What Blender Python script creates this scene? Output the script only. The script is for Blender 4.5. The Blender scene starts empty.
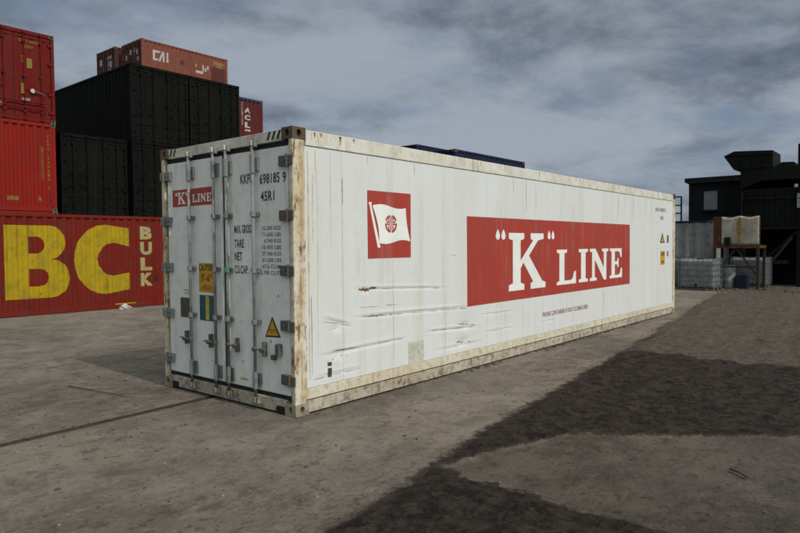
import bpy, bmesh, math, random
import numpy as np
from mathutils import Vector, Matrix
random.seed(7)
S = bpy.context.scene
COL = S.collection

# ------------------------------------------------------------------ camera
cam_d = bpy.data.cameras.new('camera')
cam = bpy.data.objects.new('camera', cam_d); COL.objects.link(cam)
cam_d.sensor_width = 36.0
cam_d.lens = 36.0 * 639.35 / 800.0
cam_d.clip_start = 0.05; cam_d.clip_end = 9000
R_ = ((0.63996279, -0.76836958, -0.00747113), (0.03110011, 0.01618541, 0.99938522), (0.76777628, 0.63980171, -0.03425444))
m = Matrix.Identity(4)
for i in range(3):
    m[i][0] = R_[0][i]; m[i][1] = R_[1][i]; m[i][2] = -R_[2][i]
m[0][3], m[1][3], m[2][3] = -4.1889, -4.8591, 1.7249
cam.matrix_world = m
S.camera = cam
S.view_settings.view_transform = 'Standard'
S.view_settings.look = 'None'
S.view_settings.exposure = 0.07
S.view_settings.gamma = 1.0

# ------------------------------------------------------------------ sun and sky
SUN = Vector((-0.14, -2.83, 2.896)).normalized()      # direction towards the sun
sun_d = bpy.data.lights.new('sun', 'SUN'); sun = bpy.data.objects.new('sun', sun_d); COL.objects.link(sun)
sun_d.energy = 2.25; sun_d.angle = math.radians(0.6); sun_d.color = (1.0, 0.915, 0.84)
sun.rotation_euler = SUN.to_track_quat('Z', 'Y').to_euler()
sun.location = (0, -20, 30)

W = bpy.data.worlds.new('World'); S.world = W; W.use_nodes = True
nt = W.node_tree; nt.nodes.clear()


class NT:
    """small helper to write node trees in one line per node"""
    def __init__(s, tree): s.t = tree
    def n(s, typ, ins=None, **props):
        nd = s.t.nodes.new(typ)
        for k, v in props.items(): setattr(nd, k, v)
        for k, v in (ins or {}).items(): s.put(nd, k, v)
        return nd
    def put(s, nd, k, v):
        sock = nd.inputs[k]
        if hasattr(v, 'node') and hasattr(v, 'is_output'): s.t.links.new(v, sock)
        elif isinstance(v, tuple) and sock.type == 'RGBA' and len(v) == 3: sock.default_value = (*v, 1)
        else: sock.default_value = v
    def math(s, op, a, b=0.0, c=None, clamp=False):
        nd = s.n('ShaderNodeMath', {0: a, 1: b}, operation=op, use_clamp=clamp)
        if c is not None: s.put(nd, 2, c)
        return nd.outputs[0]
    def noise(s, vec, scale, detail=4.0, rough=0.55, dist=0.0):
        return s.n('ShaderNodeTexNoise', {'Vector': vec, 'Scale': scale, 'Detail': detail, 'Roughness': rough, 'Distortion': dist}).outputs['Fac']
    def map(s, vec, scale=(1, 1, 1), loc=(0, 0, 0)):
        return s.n('ShaderNodeMapping', {'Vector': vec, 'Scale': scale, 'Location': loc}).outputs[0]
    def ramp(s, fac, lo, hi, a=0.0, b=1.0):
        return s.n('ShaderNodeMapRange', {'Value': fac, 'From Min': lo, 'From Max': hi, 'To Min': a, 'To Max': b}, interpolation_type='SMOOTHSTEP').outputs[0]
    def mix(s, fac, a, b, mode='MIX'):
        nd = s.n('ShaderNodeMix', data_type='RGBA', blend_type=mode)
        s.put(nd, 0, fac); s.put(nd, 6, a); s.put(nd, 7, b)
        return nd.outputs[2]


w = NT(nt)
sky = w.n('ShaderNodeTexSky')
sky.sky_type = 'NISHITA'; sky.sun_disc = False
sky.sun_elevation = math.asin(SUN.z); sky.sun_rotation = math.atan2(SUN.x, SUN.y)
sky.air_density = 1.0; sky.dust_density = 1.2; sky.ozone_density = 1.0
tc = w.n('ShaderNodeTexCoord').outputs['Generated']
sep = w.n('ShaderNodeSeparateXYZ', {0: tc})
zz = w.math('ADD', w.math('MAXIMUM', sep.outputs[2], 0.0), 0.20)
px, py = w.math('DIVIDE', sep.outputs[0], zz), w.math('DIVIDE', sep.outputs[1], zz)
pv = w.n('ShaderNodeCombineXYZ', {0: px, 1: py, 2: 0.3}).outputs[0]
pv = w.map(pv, (1, 1, 1), (14.4, 16.4, 3.6))
c1 = w.noise(pv, 0.75, 10.0, 0.58, 0.2)
c2 = w.noise(w.map(pv, (1, 1, 1), (20.2, 9, 2)), 1.5, 10.0, 0.62, 0.2)
c3 = w.noise(w.map(pv, (1, 1, 1), (4, 15, 2)), 0.50, 4.0, 0.5, 0.1)
cover = w.ramp(c1, 0.35, 0.53)
shade = w.math('ADD', w.math('MULTIPLY', c2, 0.6), w.math('MULTIPLY', c3, 0.6))
sunv = w.n('ShaderNodeVectorMath', {0: tc, 1: tuple((SUN + Vector((0, 0, .9))).normalized())}, operation='DOT_PRODUCT').outputs['Value']
# a thin veil of cloud: brighter smoothly towards the sun, as hazy skies are
glow = w.math('MULTIPLY_ADD', w.math('MAXIMUM', w.math('SUBTRACT', sunv, 0.32), 0.0), 9.0, 1.0)
ccol = w.mix(w.ramp(shade, 0.48, 0.69), (1.02, 1.26, 1.66), (3.7, 4.15, 4.8))
blue = w.mix(0.6, w.mix(1.0, sky.outputs[0], (0.80, 0.80, 0.80), 'MULTIPLY'), (1.65, 2.25, 3.35))
skyc = w.mix(w.math('MULTIPLY', cover, 0.90), blue, ccol)
skyc = w.mix(1.0, skyc, w.n('ShaderNodeCombineXYZ', {0: glow, 1: glow, 2: w.math('MULTIPLY_ADD', w.math('MAXIMUM', w.math('SUBTRACT', sunv, 0.32), 0.0), 6.3, 1.0)}).outputs[0], 'MULTIPLY')
bg = w.n('ShaderNodeBackground', {'Color': skyc, 'Strength': 0.09})
out = w.n('ShaderNodeOutputWorld', {'Surface': bg.outputs[0]})

# ------------------------------------------------------------------ materials
MATS = {}


def new_mat(name):
    mt = bpy.data.materials.new(name); mt.use_nodes = True
    mt.node_tree.nodes.clear(); MATS[name] = mt
    return mt, NT(mt.node_tree)


def finish(n, col, rough, bump=None, dist=0.004, metallic=0.0, spec=0.35, strength=0.5):
    b = n.n('ShaderNodeBsdfPrincipled', {'Base Color': col, 'Roughness': rough, 'Metallic': metallic, 'Specular IOR Level': spec})
    if bump is not None:
        n.put(b, 'Normal', n.n('ShaderNodeBump', {'Height': bump, 'Strength': strength, 'Distance': dist}).outputs[0])
    n.n('ShaderNodeOutputMaterial', {'Surface': b.outputs[0]})


def paint(name, base, alt, streak=(0.16, 0.08, 0.04), streak_amt=0.3, rust_amt=0.02, rough=0.5, dirt=(0.05, 0.045, 0.04), dirt_amt=0.15,
          fade=0.5, rust_scale=7.0, bump=0.002, metallic=0.0, spec=0.3, sfreq=7.5, fmap=(1, 1, 1), dscale=3.2, rmap=(1, 1, 0.6)):
    """weathered paint: broad fading, vertical streaks, rust blooms and grime"""
    mt, n = new_mat(name)
    pos = n.n('ShaderNodeNewGeometry').outputs['Position']
    f = n.ramp(n.noise(n.map(pos, fmap), 0.9, 5.0, 0.6), 0.38, 0.62)
    col = n.mix(n.math('MULTIPLY', f, fade), base, alt)
    st = n.ramp(n.noise(n.map(pos, (sfreq, sfreq, 0.28)), 1.0, 6.0, 0.65), 0.50, 0.66)
    st2 = n.ramp(n.noise(pos, 1.7, 3.0), 0.38, 0.58)
    col = n.mix(n.math('MULTIPLY', n.math('MULTIPLY', st, st2), streak_amt), col, streak)
    d = n.ramp(n.noise(n.map(pos, (1, 1, 1), (3, 9, 1)), dscale, 9.0, 0.74), 0.45, 0.64)
    col = n.mix(n.math('MULTIPLY', d, dirt_amt), col, dirt)
    rn = n.noise(n.map(pos, rmap, (7, 2, 5)), rust_scale, 9.0, 0.7)
    r = n.ramp(rn, 0.62 - rust_amt, 0.66 - rust_amt)
    rc = n.mix(n.noise(pos, 35.0, 3.0), (0.075, 0.03, 0.015), (0.26, 0.11, 0.04))
    if rust_amt > -0.2:
        col = n.mix(n.math('MULTIPLY', r, 0.9), col, rc)
    ro = n.math('ADD', n.math('MULTIPLY', r, 0.25), n.math('ADD', n.math('MULTIPLY', d, 0.15), rough), clamp=True)
    bh = n.math('ADD', n.noise(pos, 55.0, 3.0), n.math('MULTIPLY', r, -0.5))
    finish(n, col, ro, bh, bump, metallic, spec)
    return mt


def plain(name, col, rough=0.6, metallic=0.0, var=0.25, scale=14.0):
    mt, n = new_mat(name)
    pos = n.n('ShaderNodeNewGeometry').outputs['Position']
    v = n.noise(pos, scale, 5.0, 0.65)
    c = n.mix(n.ramp(v, 0.3, 0.7), tuple(x * (1 - var) for x in col), tuple(min(1, x * (1 + var * 0.6)) for x in col))
    finish(n, c, rough, v, 0.002, metallic)
    return mt


paint('reefer_white', (0.615, 0.615, 0.62), (0.58, 0.575, 0.57), streak=(0.53, 0.48, 0.37), streak_amt=0.45, rust_amt=-0.085, rough=0.45,
      dirt=(0.46, 0.44, 0.40), dirt_amt=0.14, fade=0.7, rust_scale=12.0, bump=0.0012, sfreq=9.0, fmap=(3.2, 3.2, 0.12), dscale=7.0)
paint('door_white', (0.71, 0.695, 0.67), (0.64, 0.62, 0.59), streak=(0.42, 0.39, 0.33), streak_amt=0.4, rust_amt=-0.07, rough=0.5,
      dirt=(0.40, 0.38, 0.35), dirt_amt=0.25, fade=0.6, rust_scale=16.0, bump=0.001, sfreq=11.0, fmap=(3, 3, 0.3), dscale=8.0)
paint('top_rail_cream', (0.63, 0.61, 0.57), (0.58, 0.535, 0.45), streak=(0.40, 0.24, 0.10), streak_amt=0.7, rust_amt=-0.035, rough=0.5,
      dirt=(0.33, 0.29, 0.23), dirt_amt=0.45, fade=0.8, rust_scale=5.0, fmap=(1.6, 1.6, 0.3), dscale=6.0, sfreq=4.0)
paint('cream_rail', (0.60, 0.545, 0.44), (0.52, 0.445, 0.32), streak=(0.36, 0.22, 0.10), streak_amt=0.6, rust_amt=-0.01, rough=0.6,
      dirt=(0.24, 0.21, 0.165), dirt_amt=0.6, fade=0.8, rust_scale=9.0, dscale=11.0)
paint('base_rail', (0.44, 0.39, 0.31), (0.34, 0.29, 0.22), streak=(0.20, 0.135, 0.07), streak_amt=0.6, rust_amt=0.01, rough=0.7,
      dirt=(0.095, 0.083, 0.07), dirt_amt=0.85, fade=0.9, rust_scale=10.0, dscale=9.0)
paint('cream_post', (0.62, 0.575, 0.49), (0.53, 0.43, 0.28), streak=(0.30, 0.13, 0.05), streak_amt=0.9, rust_amt=0.060, rough=0.6,
      dirt=(0.22, 0.15, 0.085), dirt_amt=0.7, fade=1.0, rust_scale=7.0, fmap=(9, 9, 1.2), rmap=(1.6, 1.6, 0.45), dscale=9.0, sfreq=18.0)
paint('header_grey', (0.56, 0.53, 0.47), (0.44, 0.39, 0.31), streak=(0.2, 0.11, 0.06), streak_amt=0.5, rust_amt=0.0, rough=0.6, dirt_amt=0.4)
paint('rusty_casting', (0.075, 0.058, 0.047), (0.12, 0.085, 0.06), rust_amt=0.08, rough=0.8, dirt_amt=0.5, fade=1.0, spec=0.2)
paint('worn_casting', (0.30, 0.25, 0.19), (0.20, 0.155, 0.11), rust_amt=0.05, rough=0.75, dirt_amt=0.6, fade=1.0)
paint('galvanised', (0.215, 0.217, 0.217), (0.15, 0.15, 0.15), streak=(0.11, 0.085, 0.06), streak_amt=0.5, rust_amt=-0.02, rough=0.65, dirt_amt=0.5)
paint('dark_steel', (0.095, 0.088, 0.082), (0.13, 0.115, 0.10), rust_amt=0.03, rough=0.7, dirt_amt=0.4, spec=0.2)
plain('rubber', (0.016, 0.016, 0.017), 0.7)
plain('hole_dark', (0.01, 0.009, 0.008), 0.9)
paint('banner_red', (0.36, 0.036, 0.023), (0.31, 0.040, 0.028), streak=(0.33, 0.11, 0.085), streak_amt=0.7, rust_amt=-0.12, rough=0.5, dirt=(0.23, 0.055, 0.043), dirt_amt=0.4, fade=0.9, fmap=(4, 4, .15), dscale=6.0, sfreq=9.0)
paint('letter_white', (0.76, 0.75, 0.73), (0.70, 0.70, 0.68), streak_amt=0.12, rust_amt=-0.12, rough=0.42, dirt_amt=0.1)
plain('ink_navy', (0.035, 0.04, 0.07), 0.6)
plain('ink_black', (0.018, 0.018, 0.02), 0.6)
plain('ink_grey', (0.16, 0.165, 0.18), 0.6)
plain('ink_purple', (0.24, 0.12, 0.16), 0.6)
plain('ink_red', (0.36, 0.03, 0.02), 0.6)
plain('sticker_yellow', (0.50, 0.29, 0.012), 0.5)
plain('sticker_teal', (0.02, 0.075, 0.10), 0.4)
plain('sticker_olive', (0.42, 0.38, 0.05), 0.5)
plain('dull_yellow', (0.20, 0.115, 0.010), 0.6)
paint('dull_white', (0.42, 0.41, 0.40), (0.36, 0.35, 0.34), streak_amt=0.3, rust_amt=-0.06, dirt_amt=0.3)
plain('plate_brown', (0.075, 0.055, 0.045), 0.5)
plain('sticker_grey', (0.47, 0.45, 0.38), 0.6)
plain('seal_green', (0.03, 0.42, 0.16), 0.4)
plain('scuff', (0.23, 0.22, 0.205), 0.7, var=0.6, scale=30)
plain('trough_rust', (0.30, 0.15, 0.04), 0.8, var=0.5, scale=9)
plain('stain_pale', (0.53, 0.48, 0.385), 0.6)
plain('stain_ochre', (0.50, 0.415, 0.28), 0.6, var=0.35, scale=9)
plain('stain_rust', (0.36, 0.235, 0.13), 0.7, var=0.5, scale=25)
plain('scuff_rust', (0.16, 0.075, 0.03), 0.8, var=0.6, scale=40)
paint('abc_red', (0.150, 0.0145, 0.009), (0.118, 0.0155, 0.0105), streak=(0.055, 0.014, 0.010), streak_amt=0.6, rust_amt=-0.06, dirt_amt=0.3, spec=0.06, rough=0.65)
paint('abc_yellow', (0.36, 0.25, 0.010), (0.30, 0.215, 0.014), streak=(0.16, 0.09, 0.015), streak_amt=0.6, rust_amt=-0.01, dirt_amt=0.3, rust_scale=5.0, spec=0.06, rough=0.65)
paint('bulk_cream', (0.34, 0.28, 0.12), (0.29, 0.24, 0.10), streak_amt=0.3, rust_amt=-0.04, spec=0.15)
paint('bright_red', (0.23, 0.0145, 0.010), (0.19, 0.0150, 0.011), streak=(0.10, 0.012, 0.012), streak_amt=0.4, rust_amt=-0.12, dirt_amt=0.15, spec=0.06, rough=0.65)
paint('upper_red', (0.135, 0.0092, 0.0075), (0.108, 0.0092, 0.0078), streak=(0.06, 0.011, 0.011), streak_amt=0.5, rust_amt=-0.12, dirt_amt=0.3, spec=0.06, rough=0.65)
paint('black_paint', (0.0052, 0.0056, 0.005), (0.0075, 0.0078, 0.0068), streak=(0.012, 0.011, 0.009), streak_amt=0.4, rust_amt=-0.14, rough=0.65, dirt=(0.013, 0.0125, 0.011), dirt_amt=0.25, spec=0.05)
paint('cai_brown', (0.185, 0.058, 0.038), (0.15, 0.044, 0.030), streak=(0.13, 0.035, 0.02), streak_amt=0.6, rust_amt=-0.02, dirt_amt=0.3, spec=0.15, rough=0.65)
paint('cai_dark', (0.060, 0.020, 0.017), (0.045, 0.017, 0.015), streak_amt=0.4, rust_amt=-0.05, dirt_amt=0.4, spec=0.15, rough=0.65)
paint('oxide_patch', (0.085, 0.021, 0.017), (0.065, 0.019, 0.015), streak_amt=0.4, rust_amt=-0.1, spec=0.15)
paint('acl_red', (0.088, 0.0135, 0.0125), (0.07, 0.0125, 0.0115), streak_amt=0.3, rust_amt=-0.1, spec=0.15)
paint('navy_paint', (0.007, 0.012, 0.036), (0.011, 0.018, 0.045), streak_amt=0.1, rust_amt=-0.14, spec=0.1)
paint('blue_rail', (0.015, 0.033, 0.10), (0.02, 0.04, 0.11), streak_amt=0.2, rust_amt=-0.1, spec=0.15)
paint('faded_grey', (0.23, 0.227, 0.222), (0.17, 0.168, 0.165), streak=(0.10, 0.085, 0.07), streak_amt=0.7, rust_amt=-0.05, dirt_amt=0.4, spec=0.15)
paint('cabin_dark', (0.0105, 0.0108, 0.012), (0.013, 0.013, 0.0145), streak_amt=0.1, rust_amt=-0.14, spec=0.1, rough=0.65)
paint('machine_green', (0.0062, 0.0078, 0.006), (0.009, 0.0105, 0.008), streak=(0.016, 0.011, 0.007), streak_amt=0.5, rust_amt=-0.06, dirt=(0.02, 0.018, 0.015), dirt_amt=0.4, spec=0.1, rough=0.7)
paint('rusty_plate', (0.085, 0.036, 0.019), (0.06, 0.028, 0.016), streak=(0.15, 0.06, 0.02), streak_amt=0.6, rust_amt=0.06, rough=0.85, spec=0.1)
paint('stained_white', (0.40, 0.375, 0.325), (0.25, 0.21, 0.16), streak=(0.33, 0.15, 0.03), streak_amt=0.9, rust_amt=-0.02, dirt_amt=0.4)
plain('dark_rust', (0.035, 0.024, 0.018), 0.8, var=0.5)
plain('tote_plastic', (0.23, 0.232, 0.235), 0.35, var=0.3, scale=4)
plain('cage_metal', (0.15, 0.155, 0.165), 0.5, 0.0)
plain('drum_white', (0.24, 0.24, 0.24), 0.5, var=0.4, scale=5)
plain('drum_blue', (0.008, 0.014, 0.036), 0.45)
plain('timber', (0.22, 0.16, 0.10), 0.8, var=0.5)
plain('bark', (0.06, 0.045, 0.035), 0.9, var=0.5)
plain('stone_dark', (0.055, 0.048, 0.042), 0.9, var=0.6, scale=60)
plain('stone_pale', (0.20, 0.185, 0.165), 0.9, var=0.5, scale=60)
plain('rag_white', (0.34, 0.325, 0.30), 0.9, var=0.3)
plain('lamp_grey', (0.45, 0.45, 0.45), 0.4)
# window glass: reflects the sky over a dark room
mt, n = new_mat('window_glass')
finish(n, (0.16, 0.17, 0.18), 0.12, spec=0.7)

# ground: dusty weathered concrete with trails, patches and pits
def concrete_colour(n, pos):
    a = n.noise(pos, 0.35, 6.0, 0.62, 0.4)
    b_ = n.noise(n.map(pos, (1, 1, 1), (4, 2, 0)), 1.3, 10.0, 0.70, 0.4)
    t_ = n.noise(n.map(pos, (0.6, 1.5, 1), (1, 7, 0)), 3.0, 10.0, 0.74, 0.5)
    c_ = n.noise(pos, 6.0, 10.0, 0.75, 0.2)
    m_ = n.noise(pos, 22.0, 9.0, 0.76)
    f_ = n.noise(pos, 85.0, 5.0, 0.72)
    col = n.mix(n.ramp(a, 0.40, 0.60), (0.1478, 0.1237, 0.107), (0.1943, 0.1539, 0.1272))
    col = n.mix(n.math('MULTIPLY', n.ramp(b_, 0.50, 0.58), 0.55), col, (0.09821, 0.07643, 0.06211))
    col = n.mix(n.math('MULTIPLY', n.ramp(b_, 0.47, 0.39), 0.6), col, (0.2455, 0.1971, 0.1637))
    col = n.mix(n.math('MULTIPLY', n.ramp(t_, 0.54, 0.60), 0.55), col, (0.07858, 0.06135, 0.05029))
    col = n.mix(n.math('MULTIPLY', n.ramp(c_, 0.55, 0.60), 0.65), col, (0.06548, 0.05029, 0.04141))
    col = n.mix(n.math('MULTIPLY', n.ramp(c_, 0.45, 0.38), 0.5), col, (0.2619, 0.2112, 0.1755))
    col = n.mix(n.math('MULTIPLY', n.ramp(m_, 0.56, 0.61), 0.75), col, (0.04911, 0.03822, 0.03155))
    col = n.mix(n.math('MULTIPLY', n.ramp(m_, 0.44, 0.37), 0.45), col, (0.2838, 0.2293, 0.1913))
    col = n.mix(n.math('MULTIPLY', n.ramp(f_, 0.57, 0.62), 0.6), col, (0.04911, 0.03822, 0.03155))
    for cx0, cy0, r0, wd, am in ((2.0, -9.5, 7.6, .16, .34), (2.0, -9.5, 9.3, .16, .30), (-9.0, 9.0, 9.9, .15, .30), (-9.0, 9.0, 11.6, .15, .26), (-3.0, 14.0, 8.2, .2, .3)):
        dv = n.n('ShaderNodeVectorMath', {0: pos, 1: (cx0, cy0, 0.0)}, operation='DISTANCE').outputs['Value']
        band = n.ramp(n.math('ABSOLUTE', n.math('SUBTRACT', dv, r0)), wd, wd * .45)
        col = n.mix(n.math('MULTIPLY', n.math('MULTIPLY', band, n.ramp(c_, 0.38, 0.58)), am * .9), col, (0.060, 0.053, 0.047))
    big = n.noise(n.map(pos, (1, 1, 1), (9, 4, 0)), 0.22, 4.0, 0.6, 0.6)
    col = n.mix(n.math('MULTIPLY', n.ramp(big, 0.52, 0.40), 0.16), col, (0.29, 0.252, 0.218))
    col = n.mix(n.math('MULTIPLY', n.ramp(big, 0.50, 0.62), 0.30), col, (0.080, 0.070, 0.061))
    return col, c_, m_, f_


mt, n = new_mat('concrete')
pos = n.n('ShaderNodeNewGeometry').outputs['Position']
col, c_, m_, f_ = concrete_colour(n, pos)
h = n.math('ADD', c_, n.math('ADD', n.math('MULTIPLY', m_, 0.6), n.math('MULTIPLY', f_, 0.25)))
finish(n, col, 0.92, h, 0.04, spec=0.15, strength=1.0)

# soil: dark or mid-brown, driven by a mask stored on the mesh
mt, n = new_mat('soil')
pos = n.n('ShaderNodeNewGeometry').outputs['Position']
dark_mask = n.n('ShaderNodeAttribute', attribute_name='dark_mask').outputs['Fac']
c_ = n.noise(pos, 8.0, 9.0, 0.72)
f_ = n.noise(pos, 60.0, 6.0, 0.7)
dark_noisy = n.math('ADD', dark_mask, n.math('MULTIPLY', n.math('SUBTRACT', c_, 0.5), 0.5))
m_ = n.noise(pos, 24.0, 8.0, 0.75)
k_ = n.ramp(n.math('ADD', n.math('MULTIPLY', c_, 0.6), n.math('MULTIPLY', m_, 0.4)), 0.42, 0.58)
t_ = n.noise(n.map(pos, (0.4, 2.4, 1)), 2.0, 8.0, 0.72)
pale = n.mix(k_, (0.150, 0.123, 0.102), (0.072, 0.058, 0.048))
mid_brown = n.mix(k_, (0.098, 0.081, 0.071), (0.0636, 0.048, 0.03627))
mid_brown = n.mix(n.math('MULTIPLY', n.ramp(t_, 0.50, 0.62), 0.5), mid_brown, (0.05088, 0.038, 0.02883))
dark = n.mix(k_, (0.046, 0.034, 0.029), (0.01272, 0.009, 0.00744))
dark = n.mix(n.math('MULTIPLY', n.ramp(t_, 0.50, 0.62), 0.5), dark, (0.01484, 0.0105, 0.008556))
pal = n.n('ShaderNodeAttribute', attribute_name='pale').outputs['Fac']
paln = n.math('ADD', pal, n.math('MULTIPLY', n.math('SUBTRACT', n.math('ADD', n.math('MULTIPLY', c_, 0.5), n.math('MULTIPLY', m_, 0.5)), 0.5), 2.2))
col = n.mix(n.ramp(dark_noisy, 0.25, 0.75), mid_brown, dark)
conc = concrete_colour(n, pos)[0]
patch_tone = n.n('ShaderNodeAttribute', attribute_name='patch_tone').outputs['Fac']
pale = n.mix(patch_tone, conc, n.mix(1.0, conc, (0.56, 0.545, 0.555), 'MULTIPLY'))  # concrete colour, made darker inside the patch
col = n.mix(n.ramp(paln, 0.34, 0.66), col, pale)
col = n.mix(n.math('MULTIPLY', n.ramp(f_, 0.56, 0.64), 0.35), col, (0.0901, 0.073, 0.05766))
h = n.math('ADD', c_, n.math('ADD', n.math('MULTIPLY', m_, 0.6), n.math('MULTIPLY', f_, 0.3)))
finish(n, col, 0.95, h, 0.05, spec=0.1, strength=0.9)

# asphalt-coloured filler of the slab joint
plain('joint_filler', (0.026, 0.020, 0.016), 0.9, var=0.5, scale=25)


# ------------------------------------------------------------------ mesh helpers
class MB:
    def ring(s, x0, x1, a0, a1, b0, b1, c0, c1, d0, d1):
        """rectangular frame (outer y a0..a1, z b0..b1; opening y c0..c1, z d0..d1) from x0 to x1"""
        o = [(a0, b0), (a1, b0), (a1, b1), (a0, b1)]; q = [(c0, d0), (c1, d0), (c1, d1), (c0, d1)]
        vs = [(x, y, z) for x in (x0, x1) for y, z in o + q]; fs = []
        for k in range(4):
            n_ = (k + 1) % 4; fs += [(k, n_, 4 + n_, 4 + k), (8 + k, 12 + k, 12 + n_, 8 + n_), (k, 8 + k, 8 + n_, n_), (4 + k, 4 + n_, 12 + n_, 12 + k)]
        return s.add(vs, fs)
    def __init__(s): s.v = []; s.f = []
    def add(s, vs, fs):
        o = len(s.v); s.v += [tuple(p) for p in vs]; s.f += [tuple(i + o for i in f) for f in fs]; return s
    def box(s, x0, x1, y0, y1, z0, z1):
        x0, x1 = sorted((x0, x1)); y0, y1 = sorted((y0, y1)); z0, z1 = sorted((z0, z1))
        return s.add([(x0, y0, z0), (x1, y0, z0), (x1, y1, z0), (x0, y1, z0), (x0, y0, z1), (x1, y0, z1), (x1, y1, z1), (x0, y1, z1)],
                     [(0, 3, 2, 1), (4, 5, 6, 7), (0, 1, 5, 4), (1, 2, 6, 5), (2, 3, 7, 6), (3, 0, 4, 7)])
    def tube(s, p0, p1, r, n=8, r1=None):
        p0, p1 = Vector(p0), Vector(p1); d = (p1 - p0).normalized()
        u = d.orthogonal().normalized(); q = d.cross(u); r1 = r if r1 is None else r1
        vs = []
        for p, rr in ((p0, r), (p1, r1)):
            for k in range(n):
                a = 2 * math.pi * k / n; vs.append(p + rr * (math.cos(a) * u + math.sin(a) * q))
        fs = [(k, (k + 1) % n, n + (k + 1) % n, n + k) for k in range(n)] + [tuple(range(n - 1, -1, -1)), tuple(range(n, 2 * n))]
        return s.add(vs, fs)
    def prism(s, poly, d0, d1, ax=1):
        """outline (a,b) swept along axis ax from d0 to d1"""
        def P(a, b, d): return (d, a, b) if ax == 0 else ((a, d, b) if ax == 1 else (a, b, d))
        n = len(poly)
        return s.add([P(a, b, d0) for a, b in poly] + [P(a, b, d1) for a, b in poly],
                     [tuple(range(n)), tuple(range(2 * n - 1, n - 1, -1))] + [(k, n + k, n + (k + 1) % n, (k + 1) % n) for k in range(n)])
    def bar(s, p0, p1, w_, t_, up=(0, 0, 1)):
        p0, p1 = Vector(p0), Vector(p1); d = (p1 - p0).normalized(); u = d.cross(Vector(up))
        if u.length < 1e-4: u = d.cross(Vector((1, 0, 0)))
        u.normalize(); q = u.cross(d)
        vs = [p + su * u * w_ / 2 + sq * q * t_ / 2 for p in (p0, p1) for su, sq in ((-1, -1), (1, -1), (1, 1), (-1, 1))]
        return s.add(vs, [(0, 1, 2, 3), (7, 6, 5, 4), (0, 4, 5, 1), (1, 5, 6, 2), (2, 6, 7, 3), (3, 7, 4, 0)])
    def mesh(s, name, mat, off=(0, 0, 0), bevel=0.0, smooth=False):
        me = bpy.data.meshes.new(name)
        me.from_pydata([(x - off[0], y - off[1], z - off[2]) for x, y, z in s.v], [], s.f)
        bm = bmesh.new(); bm.from_mesh(me)
        bmesh.ops.recalc_face_normals(bm, faces=bm.faces)
        if bevel: bmesh.ops.bevel(bm, geom=list(bm.edges), offset=bevel, segments=2, profile=0.5, affect='EDGES')
        bm.to_mesh(me); bm.free()
        me.materials.append(MATS[mat])
        if smooth:
            for p in me.polygons: p.use_smooth = True
        return me
    def build(s, name, mat, parent=None, off=(0, 0, 0), bevel=0.0, smooth=False, label=None):
        return link(s.mesh(name, mat, off, bevel, smooth), name, parent, label)


def link(me, name, parent=None, label=None):
    o = bpy.data.objects.new(name, me); COL.objects.link(o)
    if parent: o.parent = parent
    if label: o['label'] = label
    return o


def thing(name, label, cat, loc=(0, 0, 0), rz=0.0, group=None):
    o = bpy.data.objects.new(name, None); COL.objects.link(o)
    o.empty_display_size = 0.3; o.location = loc; o.rotation_euler = (0, 0, rz)
    o['label'] = label; o['category'] = cat
    if group: o['group'] = group
    return o


def tag(o, label=None, cat=None, group=None, kind=None):
    for k, v in (('label', label), ('category', cat), ('group', group), ('kind', kind)):
        if v: o[k] = v
    return o


# ---- flat print: 2-D outlines -> sheets laid on a surface
def text_polys(s, bold=.022):
    cu = bpy.data.curves.new('t', 'FONT'); cu.body = s; cu.resolution_u = 3; cu.offset = bold; cu.space_character = 1 + bold * 3
    ob = bpy.data.objects.new('t', cu); COL.objects.link(ob)
    dg = bpy.context.evaluated_depsgraph_get()
    me = bpy.data.meshes.new_from_object(ob.evaluated_get(dg))
    vs = [(v.co.x, v.co.y) for v in me.vertices]; fs = [tuple(p.vertices) for p in me.polygons]
    bpy.data.objects.remove(ob); bpy.data.curves.remove(cu); bpy.data.meshes.remove(me)
    return vs, fs


def fit(vf, u0, u1, v0, v1):
    vs, fs = vf
    xs = [p[0] for p in vs]; ys = [p[1] for p in vs]
    a, b, c, d = min(xs), max(xs), min(ys), max(ys)
    return [(u0 + (x - a) / (b - a) * (u1 - u0), v0 + (y - c) / (d - c) * (v1 - v0)) for x, y in vs], fs


def text_in(s, u0, u1, v0, v1, bold=.022): return fit(text_polys(s, bold), u0, u1, v0, v1)
def polys(*outl):
    vs, fs = [], []
    for o in outl: fs.append(tuple(range(len(vs), len(vs) + len(o)))); vs += list(o)
    return vs, fs
def rect(a, b, c, d): return [(a, c), (b, c), (b, d), (a, d)]
def join2(*vfs):
    vs, fs = [], []
    for v, f in vfs: fs += [tuple(i + len(vs) for i in q) for q in f]; vs += v
    return vs, fs


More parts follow.
